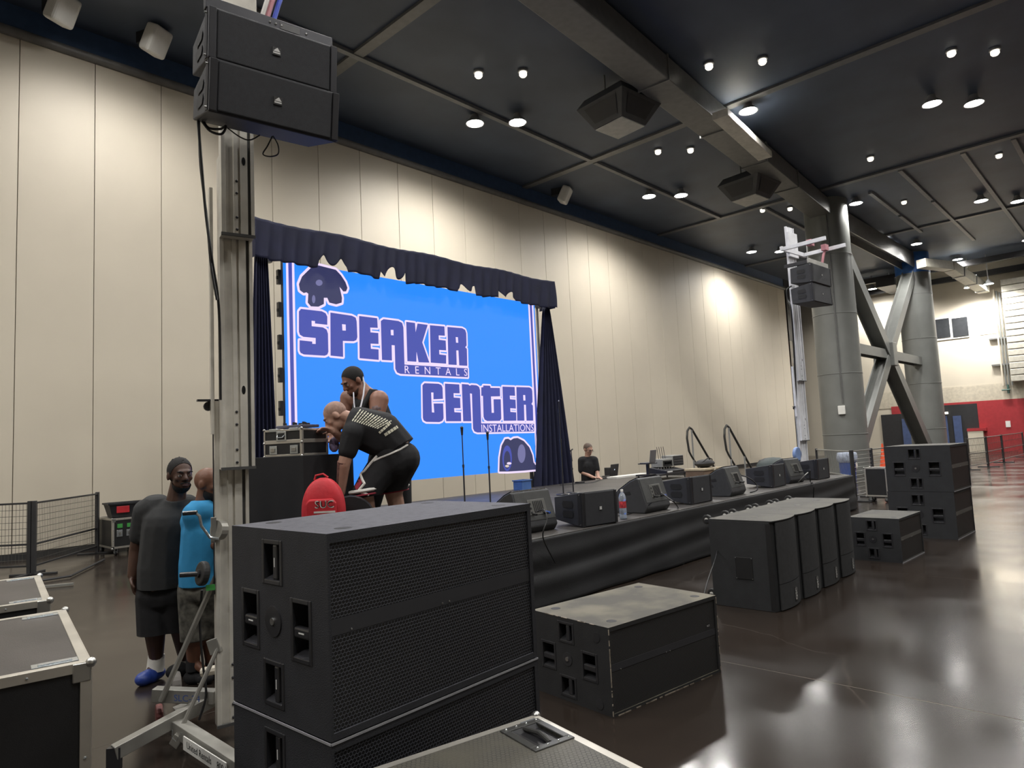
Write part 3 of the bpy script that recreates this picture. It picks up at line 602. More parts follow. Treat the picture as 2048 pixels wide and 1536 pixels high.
def tri_fill(poly, holes, y):
    bm = bmesh.new(); es = []
    for lp in [poly]+holes:
        vs = [bm.verts.new((p[0], y, p[1])) for p in lp]
        es += [bm.edges.new((vs[k], vs[(k+1) % len(vs)])) for k in range(len(vs))]
    bmesh.ops.triangle_fill(bm, use_beauty=True, use_dissolve=False, edges=es)
    me = bpy.data.meshes.new('letter'); bm.to_mesh(me); bm.free(); return me
def stroke(poly, wd, y):
    mb = MB(); n = len(poly)
    for k in range(n):
        a, b = Vector((*poly[k], 0)), Vector((*poly[(k+1) % n], 0)); d = b-a
        if d.length < 1e-6: continue
        nn = Vector((-d.y, d.x, 0)).normalized()*wd
        q = [a+nn, b+nn, b-nn, a-nn]; mb.add([(p.x, y, p.y) for p in q], [(0, 1, 2, 3)])
        mb.add([(a.x+wd*cos(2*pi*t/10), y, a.y+wd*sin(2*pi*t/10)) for t in range(10)], [tuple(range(10))])
    return mb
def zmap(ox, oy, s): return lambda p: (lambda w: (w.x-sO.x, w.z-sO.z))(ony(ox+p[0]/s, oy+p[1]/s, YS))
Z4 = zmap(560, 500, 7.314); Z5 = zmap(760, 620, 5.909); Z6 = zmap(860, 840, 6.4)
def glyph(pts, zm, holes=(), wd=.038, fill=None, nm='letter'):
    poly = [zm(p) for p in pts]; hs = [[zm(p) for p in h] for h in holes]
    me = tri_fill(poly, hs, -.004); me.materials.append(fill or E_dark)
    g = part(nm, me, fill or E_dark, sc)
    mb = stroke(poly, wd, -.002)
    for h in hs: mb.add([(p[0], -.002, p[1]) for p in h], [tuple(range(len(h)))])
    part('white_edge', mb, E_wht, g); return g
GL = [
 (Z4, [(275,900),(305,862),(610,897),(665,925),(690,975),(690,1095),(510,1075),(510,1040),(460,1035),(462,1115),(625,1132),(680,1165),(700,1225),(706,1490),(690,1530),(652,1547),(348,1528),(300,1505),(285,1470),(285,1320),(470,1340),(470,1372),(520,1375),(520,1288),(340,1270),(290,1240),(275,1195)], []),
 (Z4, [(735,915),(1050,962),(1105,990),(1120,1045),(1130,1275),(1115,1318),(1075,1335),(918,1330),(922,1564),(738,1545)], [[(905,1085),(960,1090),(962,1180),(912,1178)]]),
 (Z4, [(1155,965),(1420,998),(1428,1140),(1318,1135),(1322,1205),(1436,1215),(1440,1375),(1324,1370),(1328,1445),(1440,1455),(1442,1608),(1163,1583)], []),
 (Z5, [(8,130),(40,108),(215,130),(260,152),(275,205),(288,645),(1035,690),(1038,795),(240,755),(200,738),(180,695),(172,418),(136,415),(140,597),(22,590)], [[(125,235),(158,235),(160,300),(128,298)]]),
 (Z5, [(308,140),(412,153),(420,262),(442,160),(562,176),(498,383),(582,622),(455,618),(430,492),(428,612),(322,605)], []),
 (Z5, [(588,180),(760,195),(765,305),(692,300),(694,352),(775,362),(780,478),(698,472),(700,525),(780,535),(780,635),(598,622)], []),
 (Z5, [(795,200),(970,215),(1005,235),(1018,275),(1022,420),(1005,440),(1025,460),(1030,660),(935,655),(925,478),(900,478),(905,650),(808,645)], [[(893,320),(920,322),(924,388),(897,386)]]),
 (Z5, [(500,890),(525,865),(690,872),(725,888),(738,920),(742,1050),(630,1055),(630,975),(603,975),(612,1210),(640,1212),(632,1105),(745,1105),(750,1280),(735,1310),(700,1325),(545,1322),(515,1305),(505,1275)], []),
 (Z5, [(765,870),(935,880),(940,985),(868,983),(870,1035),(945,1040),(950,1160),(875,1160),(878,1208),(955,1212),(958,1315),(780,1315)], []),
 (Z5, [(965,875),(1040,880),(1060,895),(1080,885),(1140,890),(1170,910),(1180,945),(1195,1340),(1820,1345),(1820,1435),(1150,1448),(1115,1435),(1098,1400),(1085,990),(1062,985),(1078,1315),(982,1315)], []),
 (Z5, [(1195,915),(1220,910),(1218,892),(1300,895),(1305,920),(1415,922),(1418,1020),(1310,1022),(1318,1215),(1345,1215),(1340,1055),(1425,1055),(1432,1285),(1415,1310),(1265,1312),(1235,1295),(1222,1260),(1215,1015),(1195,1015)], []),
 (Z5, [(1445,905),(1590,910),(1595,1015),(1532,1012),(1535,1055),(1600,1060),(1605,1165),(1538,1160),(1540,1205),(1608,1210),(1610,1308),(1460,1310)], []),
 (Z5, [(1610,910),(1765,915),(1790,930),(1798,960),(1802,1085),(1788,1110),(1805,1130),(1810,1308),(1730,1308),(1722,1120),(1700,1120),(1705,1308),(1620,1308)], [[(1690,1005),(1715,1005),(1718,1070),(1693,1070)]]),
]
for zm, pts, hs in GL: glyph(pts, zm, hs)
def screen_text(body, zm, l, r_, hgt):
    a, b = Vector((*zm(l), 0)), Vector((*zm(r_), 0)); me = text_mesh(body, 1.0, 'lettering')
    xs = [v.co.x for v in me.vertices]; ys = [v.co.y for v in me.vertices]; W = max(xs)-min(xs); Hh = max(ys)-min(ys); cx, cy = (max(xs)+min(xs))/2, (max(ys)+min(ys))/2
    L = (b-a).length; ux = (b-a).normalized(); uy = Vector((-ux.y, ux.x, 0)); m_ = (a+b)/2
    for v in me.vertices:
        p = m_+ux*((v.co.x-cx)/W*L)+uy*((v.co.y-cy)/Hh*hgt); v.co = (p.x, -.006, p.y)
    me.materials.clear(); me.materials.append(E_wht); part('lettering', me, E_wht, sc)
screen_text('R  E  N  T  A  L  S', Z5, (290, 702), (1028, 738), .155)
screen_text('INSTALLATIONS', Z5, (1197, 1398), (1812, 1390), .165)
# striped borders
for (a, b, m) in ((571.6, 576.2, E_wht), (576.2, 583.4, E_dark), (583.4, 588.2, E_wht)):
    xa, xb = ony(a, 521, YS).x-sO.x, ony(b, 521, YS).x-sO.x; part('stripe', MB().box(xa, xb, -.003, -.001, .0, Z1-Z0), m, sc)
for (a, b, m) in ((1057, 1060, E_wht), (1060, 1064, E_dark), (1064, 1067.3, E_wht)):
    xa, xb = ony(a, 623, YS).x-sO.x, ony(b, 623, YS).x-sO.x; part('stripe', MB().box(xa, xb, -.003, -.001, .0, Z1-Z0), m, sc)
# plain rounded dark emblem above the lettering and the round loudspeaker emblem below it
g = glyph([(450,262),(545,222),(690,258),(815,290),(890,370),(955,470),(985,555),(965,605),(925,608),(870,540),(905,700),(900,770),(820,795),(720,770),(690,700),(640,700),(640,790),(560,830),(450,825),(405,770),(412,640),(385,620),(345,630),(290,590),(275,500),(320,390)], Z4, [], .045, E_blk, 'emblem')
def spot(zm, c, rx, ry, m, par, y=-.0055, n=18, rot=0):
    w_ = [zm((c[0]+rx*cos(2*pi*k/n)*cos(rot)-ry*sin(2*pi*k/n)*sin(rot), c[1]+rx*cos(2*pi*k/n)*sin(rot)+ry*sin(2*pi*k/n)*cos(rot))) for k in range(n)]
    return part('sheen', MB().add([(p[0], y, p[1]) for p in w_], [tuple(range(n))]), m, par)
spot(Z4, (570, 480), 50, 45, E_glow, g); spot(Z4, (490, 720), 25, 60, E_glow, g)
g = glyph([(885,660),(890,480),(915,330),(960,245),(1000,240),(1030,260),(1070,235),(1120,230),(1200,270),(1270,350),(1310,450),(1325,545),(1360,590),(1368,632),(1200,648),(1000,660)], Z6, [], .045, E_blk, 'speaker_emblem')
spot(Z6, (985, 490), 62, 165, E_dark, g, -.0055); spot(Z6, (985, 510), 42, 115, E_blk, g, -.0062); spot(Z6, (1010, 555), 30, 16, E_wht, g, -.007); spot(Z6, (985, 590), 26, 16, E_cone, g, -.0068); spot(Z6, (1170, 430), 50, 120, E_glow, g, -.0055)
# support towers either side and feet
M_pole = mat('galvanised pole', (.38, .38, .36), .4, .4)
for X, lb in ((X0-.28, 'slim steel tower holding the left end of the screen'), (X1+.22, 'slim steel tower holding the right end of the screen')):
    t = thing('screen_tower', lb, 'stand', (X, YS+.12, 0), 0, 'towers of the screen')
    part('pole', MB().cyl((0, 0, 0), (0, 0, Z1+.35), .03, n=10), M_pole, t); part('inner_pole', MB().cyl((.1, 0, 0), (.1, 0, 3.2), .02, n=8), M_pole, t)
    part('foot', MB().box(-.3, .3, -.04, .04, 0, .04).box(-.04, .04, -.08, .3, 0, .04), M_pole, t); part('clamp', MB().box(-.12, .12, -.05, .05, Z1-.05, Z1+.08), M_pole, t)
for X in (X0+.9, X1-.35):
    t = thing('screen_ground_support', 'black ground support below the %s end of the screen' % ('left' if X < 8 else 'right'), 'support', (X, YS+.05, 0)); part('post', MB().box(-.035, .035, -.03, .03, 0, Z0), M_lip, t, bevel=.005); part('foot', MB().box(-.2, .2, -.03, .03, 0, .03), M_lip, t)
t = thing('screen_side_rig', 'jagged column of cable connectors down the left edge of the screen', 'cable rig', (X0-.04, YS+.06, Z0))
for j in range(ncz): part('connector', MB().box(-.05, .02, -.05, .03, (Z1-Z0)*(j+.25)/ncz, (Z1-Z0)*(j+.7)/ncz).box(-.07, 0, -.04, .0, (Z1-Z0)*(j+.4)/ncz, (Z1-Z0)*(j+.5)/ncz), M_lip, t, bevel=.008)
# ---------------------------------------------------------------- drapes
M_drape = mat('navy black drape with screen glow', (.009, .011, .04), .75, var=.2, scale=3, bump=.1, bscale=200)  # navy black cloth, its blue raised to stand in for the screen's glow
YV = 10.5
va, vb = ony(507, 431, YV), ony(1109, 566, YV); vz = (va.z+vb.z)/2; bz = Z1*1.0
def notch(x):
    for a, b, h in ((634, 694, .17), (757, 808, .2), (909, 949, .16), (993, 1028, .14)):
        xa, xb = ony(a, 540, YV).x, ony(b, 560, YV).x
        if xa < x < xb: return h*(.8+.5*sin(17*x))
    return 0
vd = thing('valance_drape', 'dark gathered valance across the top of the screen', 'curtain', ((va.x+vb.x)/2, YV, bz-.1)); vo = Vector(vd.location)
zlow = (lambda x: ony(700, 545, YV).z)(0)
def val(u, v):
    x = va.x+u*(vb.x-va.x); zb = zlow-.02+notch(x)+.012*sin(x*9); z = vz+.02*sin(x*3)-v*(vz-zb)
    return (x-vo.x, .035*sin(x*22+2*sin(x*2.3)+v*2.2)*(.25+v*.9)-vo.y+YV-.04*v, z-vo.z)
o = part('cloth', cloth(MB(), val, 300, 14), M_drape, vd, sm=True); o.modifiers.new('thick', 'SOLIDIFY').thickness = .004
part('crossbar', MB().cyl((va.x-vo.x, .05, vz-.05-vo.z), (vb.x-vo.x, .05, vz-.05-vo.z), .025, n=8), M_pole, vd)
for X, s in ((va.x+.02, -1), (vb.x-.02, 1)): part('return_cloth', cloth(MB(), lambda u, v: (X-vo.x, .02*sin(u*20)+u*.5, vz-vo.z-v*(vz-zlow)), 12, 6), M_drape, vd, sm=True)
def side_drape(lb, tx, bx, ybase, Yd, ztop, nf):
    t = thing('side_drape', lb, 'curtain', ((bx[0]+bx[1])/2, Yd, 0), 0, 'drapes either side of the screen'); o0 = Vector(t.location)
    def f(u, v):
        e = v**.9; xa = tx[0]+(bx[0]-tx[0])*e; xb = tx[1]+(bx[1]-tx[1])*e
        return (xa+(xb-xa)*u-o0.x, (.03+.06*v)*sin(u*nf*2*pi+v), ztop-v*(ztop-ybase))
    o = part('cloth', cloth(MB(), f, 90, 20), M_drape, t, sm=True); o.modifiers.new('thick', 'SOLIDIFY').thickness = .004
    part('tie', MB().cyl(((tx[0]+tx[1])/2-o0.x, 0, ztop-.02), ((tx[0]+tx[1])/2-o0.x, 0, ztop+.25), .03, n=8), M_pole, t)
def Xat(px, py, Y): return ony(px, py, Y).x
side_drape('dark drape gathered at the top, left of the screen behind the lift mast', (Xat(517, 500, YV), Xat(541, 505, YV)), (Xat(502, 880, YV), Xat(565, 872, YV)), .02, YV+.12, ony(530, 500, YV).z, 6)
side_drape('dark drape gathered at the top, right of the screen beside the man at the laptop', (Xat(1101, 605, YV), Xat(1110, 607, YV)), (Xat(1072, 970, YV+.12), Xat(1158, 958, YV+.12)), .02, YV+.22, ony(1105, 605, YV).z, 7)
# ================================================================ things on and around the stage
M_wedge = mat('black wedge paint', (.03, .031, .034), .5, var=.1, scale=20, bump=.3, bscale=300)
M_wedgeb = dust_mat('charcoal wedge back', (.14, .135, .11), (.055, .056, .055), lo=.3, hi=.7)
M_panel = mat('amp panel grey', (.16, .16, .15), .4, .3)
M_cable = mat('black cable', (.012, .012, .013), .5); M_bluec = mat('blue plug', (.03, .09, .4), .4)
def cable(label, pts, r=.006, name='cable', m=None, group='loose cables'):
    c = Vector(pts[0]); pl = [Vector(p)-c for p in pts]; out = []
    n = len(pl)
    for i in range(n-1):          # Catmull-Rom
        p0, p1, p2, p3 = pl[max(i-1, 0)], pl[i], pl[i+1], pl[min(i+2, n-1)]
        for k in range(6):
            t = k/6; out.append(.5*((2*p1)+(p2-p0)*t+(2*p0-5*p1+4*p2-p3)*t*t+(3*p1-p0-3*p2+p3)*t**3))
    out.append(pl[-1]); o = part(name, MB().tube(out, r, 6), m or M_cable, sm=True); o.location = c; return tag(o, label, 'cable', group)
def wedge(lb, bl, br, colour_plug):
    a, b = onz(*bl, SZ), onz(*br, SZ); W = .62; d = (b-a); rz = atan2(d.y, d.x)
    t = thing('monitor_wedge', lb, 'loudspeaker', (a.x, a.y, SZ), rz, 'stage monitor wedges along the front of the stage')
    pf = [(.05, 0), (.0, .07), (.02, .14), (.12, .46), (.15, .475), (.26, .43), (.45, .31), (.6, .15), (.64, .06), (.63, 0)]
    part('cabinet', MB().prism(pf, 0, W, 'x'), M_wedge, t, bevel=.015, seg=2)
    sl = Vector((0, .10, .32)).normalized(); nrm = Vector((0, -.32, .10)).normalized()
    def bp(x, s, off): return Vector((x, .02, .14))+sl*s+nrm*off
    def plate(nm, x0, x1, s0, s1, o0, o1, m, par): return part(nm, MB().add([bp(x, s_, o_) for o_ in (o0, o1) for s_ in (s0, s1) for x in (x0, x1)], [(0, 2, 3, 1), (4, 5, 7, 6), (0, 1, 5, 4), (2, 6, 7, 3), (0, 4, 6, 2), (1, 3, 7, 5)]), m, par, bevel=.003)
    plate('back_panel', .02, W-.02, .0, .33, .0, .004, M_wedgeb, t)
    ap = plate('amp_panel', W*.32, W*.78, .06, .24, .003, .01, M_panel, t)
    for k in range(6): plate('cooling_fin', W*.45+k*W*.045, W*.45+k*W*.045+.012, .08, .22, .009, .016, M_lip, ap)
    for k in range(3): part('socket', MB().cyl(bp(W*.37, .09+.05*k, .008), bp(W*.37, .09+.05*k, .014), .014, n=12), M_lip, ap)
    for x, m in ((W*.38, M_cable), (W*.74, M_bluec if colour_plug else M_cable), (W*.68, M_cable)): part('plug', MB().cyl(bp(x, .08, .005), bp(x, .05, .07), .013, n=8), m, t)
    g = part('front_grille', MB().add([(.02, .16, .482), (W-.02, .16, .482), (W-.02, .27, .438), (.02, .27, .438), (.02, .46, .318), (W-.02, .46, .318), (.02, .6, .165), (W-.02, .6, .165)], [(0, 1, 2, 3), (3, 2, 5, 4), (4, 5, 7, 6)]), M_gr2, t)
    for k in range(24): part('grille_tooth', MB().box(.03+k*(W-.06)/24, .03+k*(W-.06)/24+.012, .138, .15, .472, .484), M_steelb, g) if colour_plug == 1 else None
    for x in (-.003, W+.001):
        for (y, z) in ((.3, .27), (.36, .17)): part('handle_slot', MB().prism([(y-.05, z-.02), (y+.04, z-.03), (y+.05, z+.01), (y-.03, z+.025)], x, x+.003, 'x'), M_hole, t)
    for x in (.06, W-.06): part('foot', MB().cyl((x, .06, .0), (x, .06, .02), .015, n=8), M_cable, t)
    return t
wedge('black monitor wedge with blue plugs peeping out beyond the big foreground stack', (1042, 1072), (1097, 1062), 1)
wedge('black monitor wedge with a blue plug just right of the water bottle', (1296, 1028), (1354, 1016), 2)
wedge('black monitor wedge in front of the left stair rail, third along the stage', (1466, 994), (1508, 984), 0)
wedge('black monitor wedge farthest along the stage, under the far lift mast', (1583, 968), (1633, 960), 0)
def fill(lb, bl, br, Hh, rz=None):
    a, b = onz(*bl, SZ), onz(*br, SZ); d = b-a; W = min(.62, d.length)
    return array_box('front_fill_loudspeaker', lb, W, .5, Hh, (a.x, a.y, SZ), atan2(d.y, d.x), 'front-fill loudspeakers along the front of the stage', 'RCF', back=.66, hang=False)
fill('black box loudspeaker with a white badge just left of the water bottle', (1166, 1056), (1235, 1045), .41)
fill('black box loudspeaker with a white badge between the second and third wedges', (1384, 1010), (1429, 1001), .41)
fill('black box loudspeaker with a white badge between the third and fourth wedges', (1547, 976), (1579, 969), .42)
fill('black box loudspeaker at the far end of the stage edge, near the blue bin', (1636, 960), (1663, 955), .42)
# bottle
p = onz(1247, 1038, SZ); t = thing('water_bottle', 'tall clear plastic water bottle with a red label on the stage edge', 'bottle', p)
M_pet = mat('clear plastic', (.75, .82, .9), .08, var=.02, trans=.75, spec=.6)
part('body', MB().lathe([(.03, 0), (.046, .006), (.047, .05), (.043, .06), (.047, .07), (.047, .13), (.045, .135), (.045, .235), (.047, .24), (.046, .27), (.036, .31), (.018, .335), (.016, .35)], n=24), M_pet, t, sm=True)
part('water', MB().lathe([(.028, .004), (.043, .01), (.043, .245), (.03, .246)], n=20), mat('water', (.8, .87, .95), .05, var=.01, trans=.85), t, sm=True)
part('cap', MB().lathe([(.018, .345), (.018, .37), (.014, .374)], n=16), M_white, t)
lbm = mat('red bottle label', (.5, .05, .06), .4, var=.6, scale=30); part('label_band', MB().lathe([(.0465, .142), (.0465, .225)], n=24), lbm, t, sm=True)
# mic stands
def mic_stand(lb, x, y, z, h, base='round', clip='clip'):
    t = thing('microphone_stand', lb, 'microphone stand', (x, y, z), random.random(), 'microphone stands on the stage')
    part('base', MB().lathe([(.14, 0), (.14, .018), (.12, .028), (.02, .034)], n=24), M_lip, t, sm=True)
    part('lower_tube', MB().cyl((0, 0, .03), (0, 0, h*.58), .0135, n=10), M_lip, t); part('upper_tube', MB().cyl((0, 0, h*.57), (0, 0, h), .0095, n=10), M_lip, t)
    part('clutch', MB().cyl((0, 0, h*.56), (0, 0, h*.6), .019, n=10), M_lip, t)
    if clip == 'mic': part('microphone', MB().cyl((0, 0, h), (0, 0, h+.1), .017, .024, n=10).sphere((0, 0, h+.12), .028, 10, 6), M_lip, t, sm=True)
    else: part('clip', MB().cyl((-.03, 0, h), (.05, 0, h+.03), .014, n=8).cyl((0, 0, h-.12), (.04, .02, h-.2), .012, n=8), M_lip, t)
p = onz(1127, 990, SZ); hh = ond(1119, 803, (p-CAM).dot(FX)).z-SZ; mic_stand('tall black microphone stand with a round base left of the man at the laptop', p.x, p.y, SZ, hh)
p = onz(1147, 987, SZ); hh = ond(1139, 902, (p-CAM).dot(FX)).z-SZ; mic_stand('short black microphone stand with a clip beside the tall one', p.x, p.y, SZ, hh)
p = ony(929, 990, 8.3); hh = ond(921, 858, (p-CAM).dot(FX)).z-SZ; mic_stand('black microphone stand with a mic before the blue screen, left of two', p.x, p.y, SZ, hh-.1, clip='mic')
p = ony(980, 985, 8.3); hh = ond(973, 868, (p-CAM).dot(FX)).z-SZ; mic_stand('black microphone stand before the blue screen, right of two', p.x, p.y, SZ, hh-.1, clip='mic')
# small blue crate at the back of the stage
p = onz(1040, 979, SZ); p = Vector((p.x, 10.35, SZ)); t = thing('blue_tote', 'small blue plastic tote under the right end of the screen', 'tote', p, radians(5))
M_tote = mat('blue plastic', (.07, .16, .42), .35); mb = MB()
for z0, z1, g in ((0, .02, 0), (.02, .2, .0)): pass
part('tub', MB().box(-.17, .17, -.12, -.11, 0, .2).box(-.17, .17, .11, .12, 0, .2).box(-.17, -.16, -.12, .12, 0, .2).box(.16, .17, -.12, .12, 0, .2).box(-.17, .17, -.12, .12, 0, .01), M_tote, t, bevel=.006)
part('rim', MB().box(-.19, .19, -.14, -.118, .19, .215).box(-.19, .19, .118, .14, .19, .215).box(-.19, -.168, -.14, .14, .19, .215).box(.168, .19, -.14, .14, .19, .215), M_tote, t, bevel=.004)
# laptop table behind the stage
def laptop(lb, p, rz, w=.36, open_=105, logo=True, m=None):
    t = thing('laptop', lb, 'laptop', p, rz, 'laptops behind the stage'); k = m or mat('laptop black', (.025, .025, .027), .35)
    part('keyboard_base', MB().box(-w/2, w/2, -.12, .12, 0, .02), k, t, bevel=.004)
    a = radians(open_-90); M = rotm(a, 0, 0)
    l = part('lid', MB().box(-w/2, w/2, -.008, .008, 0, w*.68, M, (0, -.12, .018)), k, t, bevel=.004)
    if logo: part('logo', MB().lathe([(.0001, 0), (.02, 0)], M @ Vector((0, -.0095, w*.36))+Vector((0, -.12, .018)), n=12, M=M @ rotm(pi/2, 0, 0)), emis('laptop logo', (.75, .85, 1), .9), l)
    return t
pT = ony(1218, 956, 11.05); zT = .74
tb = thing('folding_table', 'low dark table behind the stage under the open black laptop', 'table', (pT.x-.1, 11.15, 0)); part('tabletop', MB().box(-.55, .55, -.33, .33, zT-.03, zT), M_lip, tb, bevel=.006)
for sx in (-1, 1):
    for sy in (-1, 1): part('leg', MB().cyl((sx*.5, sy*.28, 0), (sx*.5, sy*.28, zT-.03), .015, n=8), M_steeld, tb)
laptop('open black laptop with a small glowing logo in front of the man behind the stage', (pT.x, 11.02, zT), radians(8), .46, 100)
pl = ond(1234, 949, (Vector((pT.x, 11.2, zT))-CAM).dot(FX)); t = thing('equipment_case', 'small black case beside the open laptop behind the stage', 'case', (pT.x+.42, 11.3, zT)); part('shell', MB().box(-.14, .14, -.1, .1, 0, .22), M_lip, t, bevel=.01); part('latch', MB().box(-.03, .03, -.108, -.1, .1, .14), M_steelb, t)
# mixer rig at the right back corner of the stage
def sp(px, Y): p = ony(px, 940, Y); return p.x
gx = sp(1330, 8.9); t = thing('rack_table', 'low black table of sound gear on the back corner of the stage', 'table', (gx, 8.9, SZ)); part('tabletop', MB().box(-.85, .55, -.3, .3, .1, .14), M_lip, t, bevel=.006)
for sx in (-.8, .5):
    for sy in (-.25, .25): part('leg', MB().cyl((sx, sy, 0), (sx, sy, .1), .02, n=8), M_steeld, t)
t = thing('mixing_console', 'long black mixing console on the low table at the back of the stage', 'mixer', (gx-.05, 8.86, SZ+.14)); part('body', MB().prism([(-.25, 0), (.25, 0), (.25, .14), (-.25, .06)], -.36, .52, 'x'), M_lip, t, bevel=.006)
for k in range(7): part('knob', MB().cyl((-.3+k*.12, .0, .1), (-.3+k*.12, .0, .135), .014, n=8), M_steelb, t)
part('label_strip', MB().box(-.33, -.1, -.257, -.25, .02, .05), M_badge, t)
rx = sp(1340, 8.95)-.04; t = thing('rack_unit', 'pale-topped rack unit with dials left of the dark one on the console', 'rack', (rx-.24, 9.0, SZ+.28)); part('case', MB().box(-.24, .24, -.16, .16, 0, .19), mat('grey rack', (.3, .3, .28), .5), t, bevel=.008); f = part('face', MB().box(-.21, .21, -.168, -.16, .02, .15), M_hole, t)
for k in range(4): part('dial', MB().lathe([(.0001, -.006), (.03, -.006), (.034, 0)], (-.12+.08*k, -.168, .09), n=12, M=rotm(pi/2, 0, 0)), M_steelb, f)
t = thing('rack_unit', 'dark rack unit with a pale frame right of the dialled one on the console', 'rack', (rx+.28, 9.0, SZ+.28)); part('case', MB().box(-.26, .26, -.16, .16, 0, .26), mat('grey rack', (.3, .3, .28), .5), t, bevel=.008); f = part('face', MB().box(-.235, .235, -.168, -.16, .025, .235), M_hole, t)
for k in range(3): part('rack_slot', MB().box(-.22, .22, -.172, -.166, .04+.065*k, .09+.065*k), mat('slot grey', (.08, .08, .08), .4), f)
t = thing('antenna_set', 'thin wireless antennas standing on the rack unit', 'antenna', (rx-.22, 9.0, SZ+.47))
for k in range(4): part('rod', MB().cyl((-.15+.1*k, 0, 0), (-.18+.1*k, .02, .3), .006, n=6), M_lip, t)
lx = sp(1296, 8.75); t0 = thing('laptop_stand', 'black folding stand holding up the grey laptop', 'stand', (lx, 8.75, SZ+.14)); part('post', MB().box(-.03, .03, -.03, .03, 0, .26), M_lip, t0); part('tray', MB().box(-.2, .2, -.14, .14, .26, .28), M_lip, t0, bevel=.004); part('foot', MB().box(-.18, .18, -.1, .1, 0, .02), M_lip, t0)
laptop('open grey laptop on a stand left of the rack units, lid towards us', (lx, 8.75, SZ+.42), radians(14), .42, 98, False, mat('laptop grey', (.12, .12, .125), .35))
bx = 15.25; t = thing('wooden_crate', 'low case with a tan top at the foot of the left stair rail', 'case', (bx, 8.1, SZ)); part('box', MB().box(-.5, .42, -.24, .24, 0, .17), mat('brown board', (.18, .12, .08), .6), t, bevel=.01); part('lid', MB().box(-.52, .44, -.26, .26, .17, .22), mat('tan board', (.42, .35, .24), .6), t, bevel=.008); part('corner', MB().box(-.02, .06, -.27, -.24, .0, .225), M_cream, t)
t = thing('gear_bag', 'black soft bag lying on the tan-topped case by the left stair rail', 'bag', (bx+.12, 8.15, SZ+.22)); part('body', MB().sphere((0, 0, .1), (.36, .2, .1), 16, 8), mat('black nylon', (.02, .02, .022), .7, bump=.3, bscale=14), t, sm=True); part('strap', MB().tube([(-.28, -.08, .14), (-.08, -.15, .24), (.15, -.12, .2), (.3, -.06, .12)], .012, 6), M_cable, t)
px_ = sp(1552, 6.3); t = thing('gear_bag', 'dark green and black soft bag behind the third front-fill loudspeaker', 'bag', (px_, 6.35, SZ)); part('body', MB().sphere((0, 0, .225), (.52, .35, .22), 16, 8), mat('dark green nylon', (.018, .03, .03), .65, bump=.3, bscale=12), t, sm=True); part('flap', MB().sphere((.05, .05, .34), (.42, .28, .1), 14, 6), mat('black nylon', (.02, .02, .022), .7, bump=.3, bscale=14), t, sm=True)
# white boards at the back edge
wx = sp(1265, 10.3); t = tag(part('white_board', MB().box(-.9, .7, -.16, .16, 0, .05), M_white, bevel=.005), 'pale flat board lying at the back edge of the stage', 'board'); t.location = (wx, 10.35, SZ)
# stair rails and steps at the far end of the stage
for i, (Y, lb) in enumerate(((8.62, 'curved tubular stair rail, left of the two at the end of the stage'), (7.62, 'curved tubular stair rail, right of the two at the end of the stage'))):
    t = thing('stair_rail', lb, 'handrail', (SX1-.3, Y, SZ), 0, 'stair rails at the far end of the stage'); M_rl = mat('dark rail tube', (.06, .06, .055), .35, .5)
    L2 = [(.0, 0, .62), (-.06, 0, .95), (-.02, 0, 1.13), (.1, 0, 1.22), (.22, 0, 1.17), (1.1, 0, .3), (1.7, 0, -.25)]
    part('top_tube', MB().tube(L2, .028, 8), M_rl, t, sm=True); part('lower_tube', MB().tube([(-.0, 0, .62), (.1, 0, .5), (.9, 0, -.25)], .024, 8), M_rl, t, sm=True)
    part('post', MB().cyl((.2, 0, 0.0), (.2, 0, 1.17), .022, n=8), M_pole, t); part('post', MB().cyl((.95, 0, -SZ), (.95, 0, .45), .022, n=8), M_pole, t)
t = thing('stage_steps', 'short flight of steps at the far end of the stage', 'steps', (SX1+.06, 8.1, 0))
for k in range(3): part('tread', MB().box(.3*k, .3*k+.3, -.45, .45, SZ*(3-k)/4-.04, SZ*(3-k)/4), M_deck, t, bevel=.005)
for y in (-.46, .43): part('stringer', MB().prism([(0, 0), (.9, 0), (.9, .18), (0, .55)], y, y+.03, 'y'), M_steeld, t)
# cables on the stage
def sz(px, py, dz=.006): return onz(px, py, SZ+dz)
cable('black cable with an adapter snaking across the stage before the man at the laptop', [sz(1120, 970), sz(1150, 968), sz(1185, 965), sz(1205, 959), sz(1238, 953)], .012)
t = tag(part('power_adapter', MB().box(-.12, .12, -.06, .06, 0, .05), M_lip, bevel=.01), 'small black power adapter on the stage cable', 'adapter'); t.location = sz(1160, 967, 0)
cable('black cable drooping from the second wedge to the stage edge', [ond(1322, 985, 9.1), ond(1335, 995, 9.0), ond(1350, 1006, 8.95), sz(1356, 1015)], .009)
cable('thin black cable from the water bottle back to the second wedge', [sz(1236, 1032), sz(1262, 1027), sz(1285, 1018), ond(1303, 1006, 8.9)], .006)
cable('black cable looping down from the third wedge', [ond(1478, 950, 11.7), ond(1496, 955, 11.6), ond(1512, 968, 11.6), ond(1514, 980, 11.55), sz(1500, 985)], .011)
cable('pale cable slanting below the farthest wedge', [ond(1616, 945, 12.9), ond(1608, 952, 12.85), sz(1596, 965)], .009, m=mat('pale cable', (.35, .35, .33), .5))
cable('black cable hanging over the stage edge under the farthest wedge', [ond(1620, 940, 12.9), sz(1621, 964), onz(1622, 969, SZ+.01)+Vector((0, -.05, 0)), Vector((onz(1621, 968, SZ).x, SY0-.075, .35))], .01)
cable('black cable curling down from the blue plug of the nearest wedge', [ond(1073, 1024, 7.3), ond(1088, 1020, 7.2), ond(1094, 1040, 7.1), ond(1086, 1075, 7.05), Vector((5.7, SY0-.07, .45))], .007)
